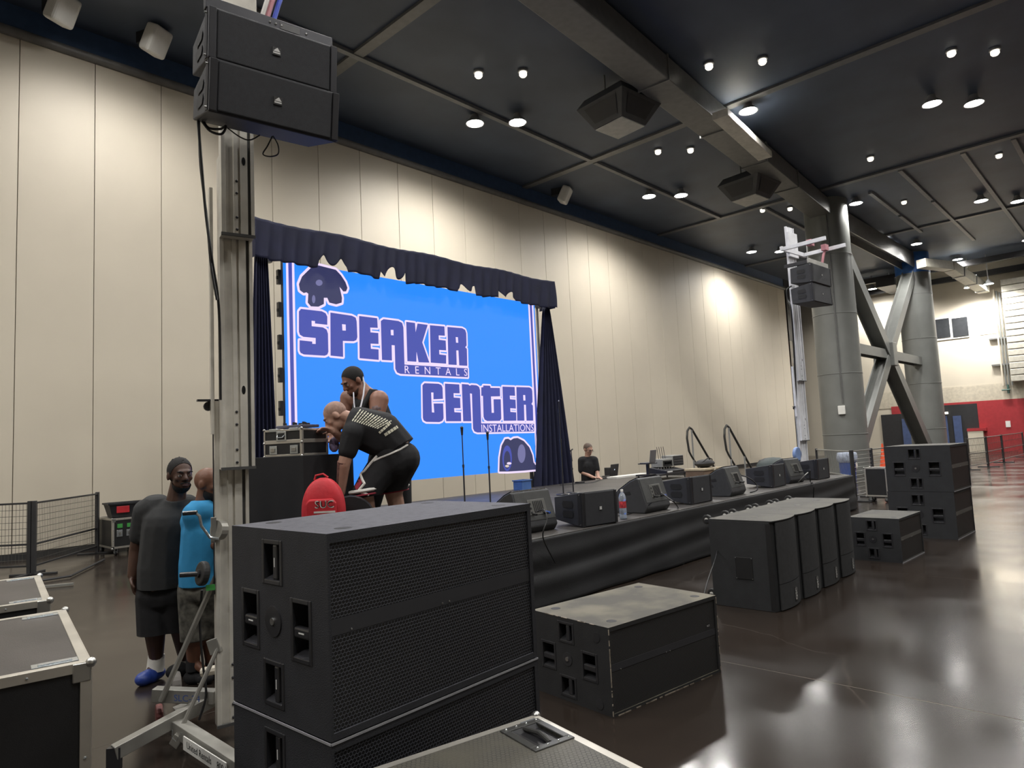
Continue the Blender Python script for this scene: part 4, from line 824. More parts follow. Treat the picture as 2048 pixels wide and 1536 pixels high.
# ================================================================ cases, lift masts, fences and small things on the floor
M_alu = mat('brushed aluminium edge', (.62, .59, .53), .38, .75, var=.12, scale=5)
M_ball = mat('zinc corner', (.5, .5, .48), .3, .9)
M_lam = mat('black laminate', (.014, .014, .015), .5, var=.15, bump=.1, bscale=300)
M_lamt = mat('brown-black worn laminate', (.05, .044, .042), .42, var=.3, scale=4, bump=.12, bscale=200)
M_zinc = mat('pale zinc plate', (.6, .64, .66), .25, .8)
def flight_case(lb, loc, rz, W, D, H, group, top=None, castor=.13, cups=True, e=.035, front_handle=True, name='flight_case', dish=None, latches=False, hx=.5):
    """origin at the front right bottom corner; extends to -x and +y"""
    t = thing(name, lb, 'road case', loc, rz, group); z0 = castor
    part('body', MB().box(-W+.006, -.006, .006, D-.006, z0, H-.006), M_lam, t)
    if dish is None: part('lid', MB().box(-W+.01, -.01, .01, D-.01, H-.006, H-.002), top or M_lamt, t)
    w = .004
    for nm, bx in (('edge_front', (-W, 0, 0, 0, 1)), ('edge_back', (-W, 0, D, D, -1))):
        y = bx[2]; s = bx[4]
        part(nm, MB().box(-W, 0, min(y, y+s*e), max(y, y+s*e), H-.004, H+.002).box(-W, 0, min(y-s*.003, y+s*.003), max(y-s*.003, y+s*.003), H-e, H+.002), M_alu, t, bevel=.0015)
    for x, s in ((0, -1), (-W, 1)):
        part('edge_side', MB().box(min(x, x+s*e), max(x, x+s*e), e, D-e, H-.004, H+.0015).box(x-.003, x+.003, 0, D, H-e, H+.002), M_alu, t, bevel=.0015)
        for y, sy in ((0, 1), (D, -1)):
            part('edge_post', MB().box(min(x, x+s*e), max(x, x+s*e), y-.004, y+.004, z0, H-e).box(x-.004, x+.004, min(y, y+sy*e), max(y, y+sy*e), z0, H-e), M_alu, t, bevel=.0015)
            part('ball_corner', MB().sphere((x, y, H-.004), .019, 12, 8).box(min(x, x+s*.06), max(x, x+s*.06), y-.007, y+.007, H-.07, H-.0), M_ball, t, bevel=.004, sm=True)
            for zz in (z0+.25*(H-z0), z0+.6*(H-z0)): part('rivet', MB().sphere((x+s*e*.5, y-sy*.005, zz), .006, 8, 4), M_zinc, t)
            part('ball_corner', MB().sphere((x, y, z0), .024, 10, 6), M_ball, t, sm=True)
            if castor:
                c = part('caster', MB().box(x+s*.03, x+s*.13, y+sy*.03, y+sy*.12, z0-.012, z0).box(x+s*.05, x+s*.06, y+sy*.04, y+sy*.1, .04, z0).box(x+s*.1, x+s*.11, y+sy*.04, y+sy*.1, .04, z0), M_zinc, t)
                part('wheel', MB().cyl((x+s*.062, y+sy*.07, .05), (x+s*.098, y+sy*.07, .05), .05, n=14), M_cable, c)
            if cups:
                cx, cy = x+s*(e+.075), y+sy*(e+.045)
                cp = part('caster_plate', MB().box(cx-.075, cx+.075, cy-.03, cy+.03, H-.002, H+.002), M_zinc, t, bevel=.004)
                part('plate_ridge', MB().box(cx-.055, cx+.055, cy-.015, cy+.015, H+.002, H+.006), M_zinc, cp, bevel=.003)
    for y, sy in ((0, 1), (D, -1)): part('edge_bottom', MB().box(-W, 0, y-.004, y+.004, z0, z0+e), M_alu, t)
    for x in (0, -W): part('edge_bottom', MB().box(x-.004, x+.004, 0, D, z0, z0+e), M_alu, t)
    for k in range(3): part('rivet', MB().sphere((-W*(.25+.25*k), -.004, H-e*.5), .005, 8, 4), M_zinc, t)
    if front_handle:
        h = part('handle_dish', MB().box(-W*hx-.1, -W*hx+.1, -.01, .0, H*.44, H*.62), mat('diamond plate', (.5, .52, .52), .3, .8, bump=.5, bscale=60), t, bevel=.01)
        part('grip', MB().tube([(-W*hx-.06, -.016, H*.55), (-W*hx-.05, -.03, H*.57), (-W*hx+.05, -.03, H*.57), (-W*hx+.06, -.016, H*.55)], .008, 8), M_zinc, h)
    if latches:
        for yy in (.3, .7):
            l = part('latch', MB().box(-W*yy-.05, -W*yy+.05, -.008, 0, H*.5, H*.68), M_zinc, t, bevel=.006); part('twist', MB().box(-W*yy-.02, -W*yy+.02, -.014, -.008, H*.55, H*.63), M_ball, l)
            part('tape', MB().box(-W*yy-.04, -W*yy+.05, -.006, 0, H*.74, H*.85), mat('green tape', (.05, .3, .06), .6), t)
    return t
p = onz(182, 1322, 1.0); q = onz(130, 1219, 1.0); rc = atan2(q.y-p.y, q.x-p.x)-pi/2
flight_case('black road case with aluminium edges at the lower left corner', (p.x, p.y, 0), rc, .8, (q-p).length, 1.0, 'road cases at the left edge', hx=.22)
p = onz(100, 1199, 1.0); q = onz(68, 1152, 1.0)
flight_case('black road case with aluminium edges behind the nearest one at the left edge', (p.x, p.y, 0), rc, .8, (q-p).length, 1.0, 'road cases at the left edge', hx=.22)
# case in the right foreground: honeycomb lid with a recessed handle
zC = .66; p = onz(1072, 1430, zC); q = onz(745, 1538, zC); r3 = onz(1305, 1538, zC); dl = (p-q).normalized(); rzC = atan2(dl.y, dl.x)
M_hex = grille_mat('honeycomb laminate', (.08, .075, .06), (.016, .015, .014), .018, .3, 'XY', .40, .48)
def _hexdust():
    N, L, b = nodes_of(M_hex); src = b.inputs['Base Color'].links[0].from_socket; tc = N.new('ShaderNodeTexCoord'); nz = N.new('ShaderNodeTexNoise'); nz.inputs['Scale'].default_value = 6; nz.inputs['Detail'].default_value = 6
    L.new(tc.outputs['Object'], nz.inputs['Vector']); mr = N.new('ShaderNodeMapRange'); mr.inputs[1].default_value = .42; mr.inputs[2].default_value = .66; L.new(nz.outputs['Fac'], mr.inputs[0])
    mx = N.new('ShaderNodeMix'); mx.data_type = 'RGBA'; L.new(mr.outputs[0], mx.inputs[0]); L.new(src, mx.inputs[6]); mx.inputs[7].default_value = (.08, .074, .056, 1); L.new(mx.outputs[2], b.inputs['Base Color'])
_hexdust()
# origin of flight_case is its front right corner; the ball corner we see is the back right one
Dc, Wc = 1.0, 1.1; Rm = rotm(0, 0, rzC); o_ = p-Rm @ Vector((0, Dc, 0))
t = flight_case('road case with a worn honeycomb lid and a recessed handle in the right foreground', (o_.x, o_.y, 0), rzC, Wc, Dc, zC, None, cups=False, front_handle=False, dish=True, castor=.1)
# lid with a real well for the handle
hx0, hx1, hy0, hy1 = -.175, -.055, Dc-.245, Dc-.075
mb = MB(); X_ = [-Wc+.034, hx0, hx1, -.034]; Y_ = [.034, hy0, hy1, Dc-.034]
for i in range(3):
    for j in range(3):
        if i == 1 and j == 1: continue
        mb.box(X_[i], X_[i+1], Y_[j], Y_[j+1], zC-.006, zC+.012-.008)
part('lid', mb, M_hex, t)
dsh = part('recessed_handle', MB().box(hx0-.03, hx1+.03, hy0-.03, hy0, zC+.002, zC+.009).box(hx0-.03, hx1+.03, hy1, hy1+.03, zC+.002, zC+.009).box(hx0-.03, hx0, hy0, hy1, zC+.002, zC+.009).box(hx1, hx1+.03, hy0, hy1, zC+.002, zC+.009), mat('black handle frame', (.05, .05, .048), .35), t, bevel=.003)
part('well', MB().add([(hx0, hy0, zC+.005), (hx1, hy0, zC+.005), (hx1, hy1, zC+.005), (hx0, hy1, zC+.005), (hx0+.03, hy0+.02, zC-.0055), (hx1-.0, hy0+.02, zC-.0055), (hx1-.0, hy1-.02, zC-.0055), (hx0+.03, hy1-.02, zC-.0055)], [(0, 1, 5, 4), (1, 2, 6, 5), (2, 3, 7, 6), (3, 0, 4, 7), (4, 5, 6, 7)]), mat('handle well', (.02, .02, .022), .3), dsh)
part('grip', MB().tube([((hx0+hx1)/2, hy0+.004, zC+.002), ((hx0+hx1)/2+.012, (hy0+hy1)/2, zC+.008), ((hx0+hx1)/2, hy1-.004, zC+.002)], .009, 8), mat('black handle frame', (.05, .05, .048), .35), dsh, sm=True)
for k in range(4):
    for yy in (hy0-.015, hy1+.015): part('rivet', MB().sphere((hx0-.01+k*.047, yy, zC+.009), .005, 8, 4), M_zinc, dsh)
part('corner_plate', MB().box(-.1, -.03, Dc-.06, Dc-.03, zC+.003, zC+.006), M_zinc, t, bevel=.01)
# far-left cases with crate
flight_case('small black road case with green tape behind the fence on the left', (4.62, 14.5, 0), 0, .42, .95, .69, 'road cases by the far left wall', cups=False, latches=True, front_handle=False)
flight_case('black road case half hidden behind the man in the grey shirt', (5.2, 14.35, 0), 0, .56, .95, .69, 'road cases by the far left wall', cups=False, latches=True, front_handle=False)
p = ond(262, 1031, (Vector((4.85, 14.5, .7))-CAM).dot(FX)); t = thing('plastic_crate', 'black open crate with a red label on the far left cases', 'crate', (4.5, 14.75, .697), radians(-4))
M_crate = mat('black crate plastic', (.015, .016, .02), .45)
part('tub', MB().add([(-.26, -.18, 0), (.26, -.18, 0), (.26, .18, 0), (-.26, .18, 0), (-.33, -.24, .27), (.33, -.24, .27), (.33, .24, .27), (-.33, .24, .27), (-.3, -.21, .27), (.3, -.21, .27), (.3, .21, .27), (-.3, .21, .27), (-.24, -.16, .02), (.24, -.16, .02), (.24, .16, .02), (-.24, .16, .02)], [(3, 2, 1, 0), (0, 1, 5, 4), (1, 2, 6, 5), (2, 3, 7, 6), (3, 0, 4, 7), (4, 5, 9, 8), (5, 6, 10, 9), (6, 7, 11, 10), (7, 4, 8, 11), (8, 9, 13, 12), (9, 10, 14, 13), (10, 11, 15, 14), (11, 8, 12, 15), (12, 13, 14, 15)]), M_crate, t)
part('label_plate', MB().box(-.2, .02, -.236, -.22, .09, .22), mat('red label', (.55, .03, .04), .4), t, bevel=.01)
part('rim', MB().box(-.345, .345, -.255, -.235, .25, .28).box(-.345, .345, .235, .255, .25, .28).box(-.345, -.325, -.255, .255, .25, .28).box(.325, .345, -.255, .255, .25, .28), M_crate, t)
# case right behind the right-hand stack
p = onz(1790, 1003); flight_case('dark road case with pale edges behind the right-hand stack', (p.x, p.y, 0), radians(-8), .3, .5, .8, None, cups=False, front_handle=False, latches=False)
# ---------------------------------------------------------------- wire fences
M_fence = mat('black fence steel', (.03, .03, .032), .5); M_fencep = mat('grey fence rail', (.25, .25, .23), .45, .3); M_wire = mat('fence wire', (.07, .065, .055), .5)
def fence(lb, a, b, H, n_v, n_h, wire=None, rail=None, wr=.0035, mid=.42, post=.03, group='wire crowd fences', feet=True, npost=2):
    a, b = Vector((a[0], a[1], 0)), Vector((b[0], b[1], 0)); d = b-a; L = d.length
    t = thing('wire_fence', lb, 'fence', (a+b)/2, atan2(d.y, d.x), group); h = L/2; rail = rail or M_fence
    for k in range(npost):
        x = -h+2*h*k/(npost-1); part('post', MB().box(x-post, x+post, -post, post, 0, H+.02), M_fence, t, bevel=.006)
        if feet: part('foot', MB().box(x-.03, x+.03, -.35, .35, 0, .03), M_fence, t, bevel=.005)
    part('top_rail', MB().box(-h, h, -.018, .018, H-.03, H), rail, t, bevel=.004); part('bottom_rail', MB().box(-h, h, -.015, .015, .13, .16), rail, t, bevel=.004); part('middle_rail', MB().box(-h, h, -.014, .014, H*mid-.015, H*mid+.015), rail, t, bevel=.004)
    mb = MB()
    for k in range(1, n_v): x = -h+2*h*k/n_v; mb.cyl((x, 0, .14), (x, 0, H-.02), wr, n=4, cap=False)
    for k in range(1, n_h): z = .14+(H-.16)*k/n_h; mb.cyl((-h, .004, z), (h, .004, z), wr, n=4, cap=False)
    if mb.v: part('wire_mesh', mb, wire or M_wire, t)['kind'] = 'stuff'
    return t
A = onz(67, 1150); B = Vector((4.14, 15.2, 0)); 
fence('black wire fence running from its post back to the far left cases', A, B, 1.17, 44, 10)
dA = Vector((A.x-1.62, A.y+1.7, 0)); fence('black wire fence at the left edge of the picture', A+(dA-A)*.03, dA, 1.17, 40, 10)
t = tag(part('fence_foot_bar', MB().tube([Vector((0, 0, .03)), onz(122, 1142)-A+Vector((0, 0, .03)), onz(188, 1112)-A+Vector((0, 0, .03))], .018, 6), M_fence), 'black bar lying on the floor from the fence foot to the far post', 'bar'); t.location = onz(82, 1165)
t = tag(part('fence_foot_bar', MB().beam((0, 0, .025), onz(147, 1171)-onz(85, 1177)+Vector((0, 0, .025)), .05, .03), M_fencep), 'short grey bar lying on the floor beside the left road case', 'bar'); t.location = onz(85, 1177)
Af = onz(1710, 1004); Lf = ond(1633, 905, 19.0); Rf = onz(1776, 894, 1.2)
fence('open wire fence beside the far end of the stage, before the blue bin', Lf, Af, 1.2, 30, 1, M_fencep, M_fencep, .005, .5)
fence('open wire fence running from the stage end towards the orange cone', Af+(Rf-Af)*.03, Vector((Rf.x, Rf.y, 0)), 1.2, 2, 11, M_fencep, M_fencep, .006, .36, npost=3)
f0, f1, f2, f3 = onz(1938, 940), onz(1977, 934), onz(2008, 925), onz(2050, 914)
for i, (a, b, lb) in enumerate(((f0, f1, 'low dark wire fence just right of the right-hand stack'), (f1, f2, 'low dark wire fence before the red wall, middle one'), (f2, f3, 'low dark wire fence before the red wall at the right edge'))):
    fence(lb, a+(b-a)*.01, b-(b-a)*.01, 1.15, 14, 4, M_wire, M_fencep, .006, .5)
# ---------------------------------------------------------------- bin and cone
p = ond(1697, 950, 22.8); t = thing('waste_bin', 'blue waste bin with a clear liner hanging over its rim beyond the stage', 'bin', (p.x, p.y, 0)); M_bin = mat('blue bin plastic', (.03, .08, .32), .4)
part('tub', MB().lathe([(.23, 0), (.27, .85), (.29, .87), (.29, .89), (.25, .89), (.24, .8)], n=24), M_bin, t, sm=True)
part('liner', MB().lathe([(.275, .3+.3), (.31, .64), (.325, .76), (.31, .9), (.28, .93), (.25, .9)], n=24), mat('clear liner film', (.5, .56, .68), .25, var=.35, scale=9, bump=.8, bscale=14, alpha=.75), t, sm=True)
part('sticker', MB().lathe([(.0001, -.004), (.1, -.004), (.1, 0)], Vector((-.01, -.29, .5)), n=18, M=rotm(pi/2, 0, 0)), M_white, t)
p = ond(1770, 950, 23.5); t = thing('traffic_cone', 'tall orange traffic cone with pale collars near the right-hand stack', 'cone', (p.x, p.y, 0)); M_or = mat('orange cone plastic', (.75, .09, .03), .45)
part('base', MB().box(-.22, .22, -.22, .22, 0, .06), mat('black rubber', (.02, .02, .02), .6), t, bevel=.02)
def cr(z): return .17-(z-.06)*.135
Zs = [.06, .5, .52, .72, .74, .86, .88, 1.15]
for k, (z0, z1) in enumerate(zip(Zs[:-1], Zs[1:])): part('collar' if k in (3, 5) else 'cone_body', MB().lathe([(cr(z0)+(.004 if k in (3, 5) else 0), z0), (cr(z1)+(.004 if k in (3, 5) else 0), z1)], n=20), mat('pale collar', (.75, .6, .5), .4) if k in (3, 5) else M_or, t, sm=True)
# ---------------------------------------------------------------- lift masts
M_mast = mat('weathered aluminium mast', (.66, .63, .56), .45, .25, var=.2, scale=4, bump=.08, bscale=30)
M_mast_lit = mat('mast in painted blue light', (.74, .75, .79), .5, .05, var=.08); M_mastd = mat('greasy dark channel', (.1, .1, .1), .5, .3)  # far mast: paler copy of the mast metal, blue light put into its colour
def mast_section(nm, t, x0, x1, y0, y1, z0, z1, m, md):
    w = (x1-x0)
    pf = [(x0, y1), (x0, y0), (x0+.12*w, y0), (x0+.14*w, y0+.012), (x0+.36*w, y0+.012), (x0+.38*w, y0), (x0+.5*w, y0), (x0+.52*w, y0+.018), (x0+.56*w, y0+.018), (x0+.58*w, y0), (x0+.8*w, y0), (x0+.82*w, y0+.025), (x0+.9*w, y0+.025), (x0+.9*w, y0-.006), (x1, y0-.006), (x1, y1)]
    s = part(nm, MB().prism(pf, z0, z1, 'z'), m, t)
    part('channel', MB().box(x0+.825*w, x0+.895*w, y0+.02, y0+.024, z0, z1), md, s)
    for z in (z0+.04, z0+.12, z0+.28, z0+.36):
        part('bolt', MB().sphere((x0+.46*w, y0-.002, z), .009, 8, 5), M_rig, s)
    part('slot', MB().lathe([(.0001, 0), (.012, 0)], (x0+.68*w, y0-.0015, z0+.5), n=12, M=rotm(pi/2, 0, 0) @ Matrix.Diagonal((1, 2.4, 1))), M_hole, s)
    part('end_plate', MB().box(x0-.004, x1+.004, y0-.012, y0+.004, z0-.006, z0+.012), md, s)
    return s
def lift(lb, loc, rz, k, tops, m, fork_len, fz=.45, ds=1.0):
    t = thing('lift_mast', lb, 'lift', loc, rz, 'crank lift masts holding the loudspeakers'); md = M_mastd
    z1, z2, z3, zt = tops; w = .2*k; d = .085*k*ds
    s1 = mast_section('base_column', t, -w*.62, w*.38, 0, d, .1, z1, m, md); mast_section('second_column', t, -w*.5, w*.5, -d, 0, z2, z3+.55, m, md); mast_section('third_column', t, -w*.5, w*.5, -2*d, -d, z3, zt, m, md)
    part('side_rail', MB().box(-w*.74, -w*.64, -.02, .03, z1*.9, z3+.35), m, t)
    c = part('carriage', MB().box(-w*.6, w*.6, -2*d-.06, -2*d-.002, zt-.75, zt-.15), m, t, bevel=.005)
    for s in (-1, 1): part('fork', MB().beam((s*.28*k, -2*d-.05, zt-fz), (s*.28*k, -2*d-fork_len, zt-fz), .05, .09), m, t, bevel=.004)
    part('fork_bar', MB().beam((-.33*k, -2*d-.04, zt-fz), (.33*k, -2*d-.04, zt-fz), .06, .1), m, t, bevel=.004)
    # top pulley bracket of the base column
    part('pulley_bracket', MB().box(-w*.62-.1, -w*.3, .0, .05, z1, z1+.012).cyl((-w*.62-.03, .03, z1-.03), (-w*.62-.03, .06, z1-.03), .03, n=12), M_rig, t)
    part('lift_cable', MB().cyl((-w*.66, .02, .9), (-w*.66, .02, z3+.2), .004, n=6), M_rig, t)
    return t
bM = onz(478, 1445, .1); bM = Vector((bM.x, bM.y+.0, 0)); depM = (bM-CAM).dot(FX)
def zat(py, px=470): return ond(px, py, depM).z
lm = lift('tall weathered aluminium crank lift mast in the left foreground', bM, radians(-14), 1.0, (zat(797), zat(938), zat(458), 5.4), M_mast, .85)
def toM(p): return Matrix.Rotation(radians(14), 3, 'Z') @ (Vector(p)-bM)
def mf(px, py, z): return toM(onz(px, py, z))
def md_(px, py, dep): return toM(ond(px, py, dep))
# base frame: cross plate, legs, outrigger, struts, wheels
M_frame = mat('grey galvanised leg', (.33, .32, .29), .45, .5, var=.15)
cp = part('cross_member', MB().beam(md_(308, 1388, depM+.05), md_(432, 1393, depM+.05), .07, .08), M_frame, lm, bevel=.004)
a, b = md_(342, 1392, depM), md_(402, 1395, depM); ux = (b-a).normalized(); put_text('SLC-24', .055, mat('blue stencil', (.03, .08, .3), .5), cp, plane_M((a+b)/2+Vector((0, -.045, -.0)), ux, (0, 0, 1)))
lg = part('front_leg', MB().beam(mf(343, 1445, .14), mf(520, 1560, .14), .075, .085), M_frame, lm, bevel=.004)
a, b = mf(385, 1482, .125), mf(445, 1520, .125); ux = (b-a).normalized(); nn = ux.cross(Vector((0, 0, 1))).normalized()
if (Matrix.Rotation(radians(-14), 3, 'Z') @ nn).dot(CAM-bM) < 0: nn = -nn
sg = part('sign_plate', MB().beam(a-ux*.02+nn*.042, b+ux*.14+nn*.042, .006, .075), M_white, lg)
put_text('United Rentals', .055, M_hole, sg, plane_M((a+b)/2+nn*.0465, ux, (0, 0, 1))); put_text('800-UR', .055, M_hole, sg, plane_M(b+ux*.12+nn*.0465, ux, (0, 0, 1)))
part('outrigger', MB().beam(mf(437, 1392, .24), mf(228, 1505, .1), .07, .075), M_frame, lm, bevel=.004)
part('outrigger_end', MB().beam(mf(226, 1508, .1)+Vector((0, 0, -.035)), mf(231, 1503, .1)+Vector((0, 0, -.035)), .075, .13), M_lip, lm)
part('diagonal_strut', MB().cyl(md_(443, 1128, depM+.08), md_(322, 1402, depM-.0), .017, n=8), M_frame, lm); part('diagonal_strut', MB().cyl(md_(438, 1292, depM), md_(354, 1476, depM-.2), .014, n=8), M_frame, lm)
part('strut_bracket', MB().beam(md_(418, 1296, depM), md_(440, 1288, depM), .03, .09), M_frame, lm, bevel=.004); part('strut_bracket', MB().beam(md_(350, 1490, depM-.2), md_(362, 1470, depM-.2), .05, .06), M_frame, lm, bevel=.004)
wc = md_(351, 1372, depM+.3); part('rear_wheel', MB().cyl(wc+Vector((-.03, 0, 0)), wc+Vector((.03, 0, 0)), .09, n=20), mat('grey rubber', (.12, .11, .1), .7), lm, bevel=.012)
wc = md_(318, 1418, depM+.1); part('caster_wheel', MB().cyl(wc+Vector((-.02, 0, -.03)), wc+Vector((.02, 0, -.03)), .06, n=16), mat('red rubber', (.16, .05, .045), .6), lm, bevel=.01)
wh = part('loading_wheel', MB().cyl(md_(412, 1147, depM+.03), md_(398, 1147, depM), .075, n=24), mat('black rubber', (.02, .02, .02), .6), lm, bevel=.012); part('axle_grip', MB().cyl(md_(360, 1150, depM-.02), md_(396, 1148, depM), .016, n=10), M_lip, wh); part('hub', MB().cyl(md_(416, 1147, depM+.04), md_(394, 1147, depM-.01), .025, n=12), M_rig, wh)
ck = part('crank', MB().tube([md_(392, 1027, depM-.05), md_(399, 1032, depM-.05), md_(403, 1052, depM-.04), md_(420, 1075, depM-.02), md_(438, 1078, depM)], .009, 8), M_zinc, lm, sm=True); part('grip', MB().cyl(md_(366, 1027, depM-.06), md_(394, 1025, depM-.05), .014, n=10), M_lip, ck)
part('winch', MB().cyl(md_(432, 1060, depM+.02), md_(445, 1060, depM+.06), .06, n=16).beam(md_(427, 1035, depM+.02), md_(427, 1085, depM+.02), .03, .02), M_frame, lm)
part('green_tag', MB().beam(md_(412, 1176, depM-.02), md_(430, 1174, depM-.02), .004, .035), mat('green tape', (.05, .3, .06), .6), lm)
part('base_skid', MB().beam(md_(350, 1425, depM+.15), md_(450, 1380, depM+.35), .08, .05), M_frame, lm); part('pale_roll', MB().cyl(md_(404, 1345, depM+.35), md_(450, 1335, depM+.35), .03, n=10), mat('cream foam', (.62, .57, .47), .7), lm)
part('safety_wire', MB().tube([md_(345, 1460, depM-.25), md_(344, 1475, depM-.25), md_(352, 1483, depM-.25), md_(362, 1466, depM-.25)], .002, 5), M_zinc, lm)
# decals running up the base column
def decal(nm, px, py0, py1, body, m, size, back=None):
    a, b = md_(px, py1, depM-.1), md_(px, py0, depM-.1); a = Vector((-.124-.0015, .0, a.z)); zc = (a.z+b.z)/2
    pl_ = part(nm, MB().box(-.1255, -.1245, .02, .06, min(a.z, b.z), max(a.z, b.z)), back or M_white, lm)
    if body: put_text(body, size, m, pl_, plane_M((-.1262, .04, zc), (0, 0, 1), (0, 1, 0)))
decal('decal', 440, 920, 1020, 'Genie Superlift Contractor', M_hole, .024, M_mast); decal('decal', 440, 1030, 1110, '800-UR-RENTS', M_hole, .034); decal('decal', 440, 1115, 1165, 'United Rentals', M_hole, .018)
part('yellow_tag', MB().box(-.126, -.124, .066, .083, zat(1040), zat(998)), mat('yellow tag', (.65, .55, .08), .5), lm)
# far mast
rm = lift('pale crank lift mast standing on the floor beyond the far end of the stage', RM, radians(-6), 1.8, (2.3, 1.5, 2.9, 6.62), M_mast_lit, 1.05, .62, .3)
part('base_frame', MB().beam((-.5, .1, .1), (.5, .1, .1), .1, .1).beam((-.35, .1, .1), (-.35, -.75, .1), .09, .1).beam((.35, .1, .1), (.35, -.75, .1), .09, .1), M_frame, rm)
part('loading_wheel', MB().cyl((-.3, .0, 1.2), (-.3, .08, 1.2), .16, n=24), mat('pale blue wheel', (.2, .3, .55), .5), rm, bevel=.02)
for x in (-.28, .2): part('ratchet_strap', MB().beam((x*1.5, -.75, 5.93), (x*1.5, -.75, 6.07), .11, .16), mat('pink webbing', (.5, .22, .25), .7), rm)
part('ratchet_strap', MB().tube([(.3, -.75, 5.95), (.25, -.72, 5.8), (.2, -.7, 5.62)], .03, 6), mat('pink webbing', (.5, .22, .25), .7), rm)
put_text('Genie Superlift', .1, mat('blue stencil', (.03, .08, .3), .5), rm, plane_M((.02, -.022, 1.9), (0, 0, 1), (-1, 0, 0)))
# cables hanging from the hung loudspeakers
cable('pair of black cables hanging from the near hung loudspeakers down the mast', [ond(396, 240, 3.98), ond(404, 340, 3.97), ond(412, 430, 3.97), ond(424, 520, 3.97), ond(438, 620, 4.2), ond(441, 800, 4.2)], .008)
cable('second black cable hanging beside the first one left of the mast', [ond(398, 240, 4.0), ond(401, 330, 4.0), ond(414, 440, 4.0), ond(422, 530, 3.97), ond(434, 600, 3.97)], .007)
cable('loops of black cable under the near hung loudspeakers', [ond(404, 243, 3.97), ond(420, 262, 3.97), ond(443, 268, 3.97), ond(452, 252, 3.97), ond(440, 258, 3.98), ond(418, 256, 3.98), ond(408, 244, 3.98)], .007)
cable('thin looped black cable dangling right of the mast under the loudspeakers', [ond(545, 272, 3.98), ond(535, 292, 3.98), ond(526, 308, 3.98), ond(540, 313, 3.98), ond(556, 308, 3.98), ond(556, 290, 3.98), ond(546, 272, 3.98)], .004)
cable('black cable sagging from the loudspeakers behind the mast top', [ond(455, 256, 4.02), ond(480, 274, 4.02), ond(500, 280, 4.02), ond(520, 270, 4.02)], .004)
cable('black cable running up the front of the near lift struts', [ond(404, 1180, 4.3), ond(400, 1250, 4.3), ond(406, 1330, 4.28), ond(412, 1390, 4.25), ond(398, 1440, 4.2)], .008)
cable('black cables looping at the left of the far hung loudspeakers', [ond(1583, 572, 16.1), ond(1574, 580, 16.1), ond(1576, 600, 16.1), ond(1582, 620, 16.0), ond(1588, 700, 16.0), ond(1592, 800, 16.0)], .02)
cable('thin green-black cable running from the worn subwoofer up to the stage edge', [ond(1408, 1190, 6.15), ond(1416, 1160, 6.4), ond(1430, 1120, 6.8), ond(1436, 1095, 7.1)], .006)
# ================================================================ DJ table and people
# draped table on the wing
near = Vector((3.06, 5.26, 0))
def cam2(px, dep): p = ond(px, 900, dep); return Vector((p.x, p.y, 0))
tn = cam2(606, 5.75); tl_ = cam2(500, 6.05); vx = (tl_-tn); rzT = atan2(vx.y, vx.x)       # long side, from the near corner leftwards
TH = 1.0
t = thing('draped_table', 'tall table under a black floor-length cloth left of the two bending men', 'table', (tn.x, tn.y, SZ), rzT)
TL, TD = vx.length+.05, .62       # local x = leftwards, local -y = away on the right
def tcloth(u, v):
    per = [(0, -TD), (0, 0), (TL, 0), (TL, -TD), (0, -TD)]; s = u*4; k = min(3, int(s)); f = s-k
    a, b = per[k], per[k+1]; x, y = a[0]+(b[0]-a[0])*f, a[1]+(b[1]-a[1])*f
    fl = 1+.03*v*sin(u*60)+.02*v; cx, cy = TL/2, -TD/2
    return (cx+(x-cx)*fl, cy+(y-cy)*fl, TH-v*(TH-.01))
M_tcl = mat('black tablecloth', (.009, .009, .011), .8, var=.2, bump=.1, bscale=150)
part('cloth_drop', cloth(MB(), tcloth, 96, 8), M_tcl, t, sm=True); part('tabletop', MB().box(0, TL, -TD, 0, TH-.02, TH+.003), M_tcl, t, bevel=.006)
# turntable case on it
t2 = thing('turntable_case', 'black case with aluminium edges and latches on the draped table', 'case', Vector((tn.x, tn.y, SZ+TH+.004))+Matrix.Rotation(rzT, 3, 'Z') @ Vector((.05, -.04, 0)), rzT)
CL, CD, CH = .45, .30, .235
part('body', MB().box(0, CL, -CD, 0, 0, CH), M_lam, t2)
ed = MB
for z in (0, CH*.47, CH*.53, CH-.018): part('edge_band', MB().box(-.004, CL+.004, -.004, .004, z, z+.018).box(-.004, .004, -CD, 0, z, z+.018), M_alu, t2, bevel=.002)
for x, y in ((0, 0), (CL, 0), (0, -CD), (CL, -CD)): part('edge_post', MB().box(x-.012 if x else -.004, x+.004 if x else .02, y-.012 if y < 0 else -.016, y+.006 if y == 0 else y+.012, 0, CH), M_alu, t2, bevel=.002)
for x, z in ((0, CH*.5), (CL, CH*.5), (0, CH), (CL, CH), (0, .0), (CL, 0)): part('ball_corner', MB().sphere((x, .002, z), .013, 10, 6), M_ball, t2, sm=True)
h = part('handle', MB().box(CL*.4, CL*.66, .002, .008, CH*.56, CH*.93), M_zinc, t2, bevel=.006); part('well', MB().box(CL*.44, CL*.62, .007, .009, CH*.62, CH*.86), M_hole, h); part('grip', MB().tube([(CL*.44, .01, CH*.78), (CL*.46, .02, CH*.7), (CL*.6, .02, CH*.7), (CL*.62, .01, CH*.78)], .005, 6), M_zinc, h)
for x in (CL*.2, CL*.75): l = part('latch', MB().box(x-.045, x+.045, .002, .009, CH*.08, CH*.4), M_zinc, t2, bevel=.008); part('twist', MB().box(x-.025, x+.025, .009, .016, CH*.16, CH*.32), M_ball, l, bevel=.004)
for x in (CL*.2, CL*.75): part('lid_clip', MB().box(x-.05, x+.05, -.03, .008, CH-.02, CH+.008), M_zinc, t2, bevel=.004)
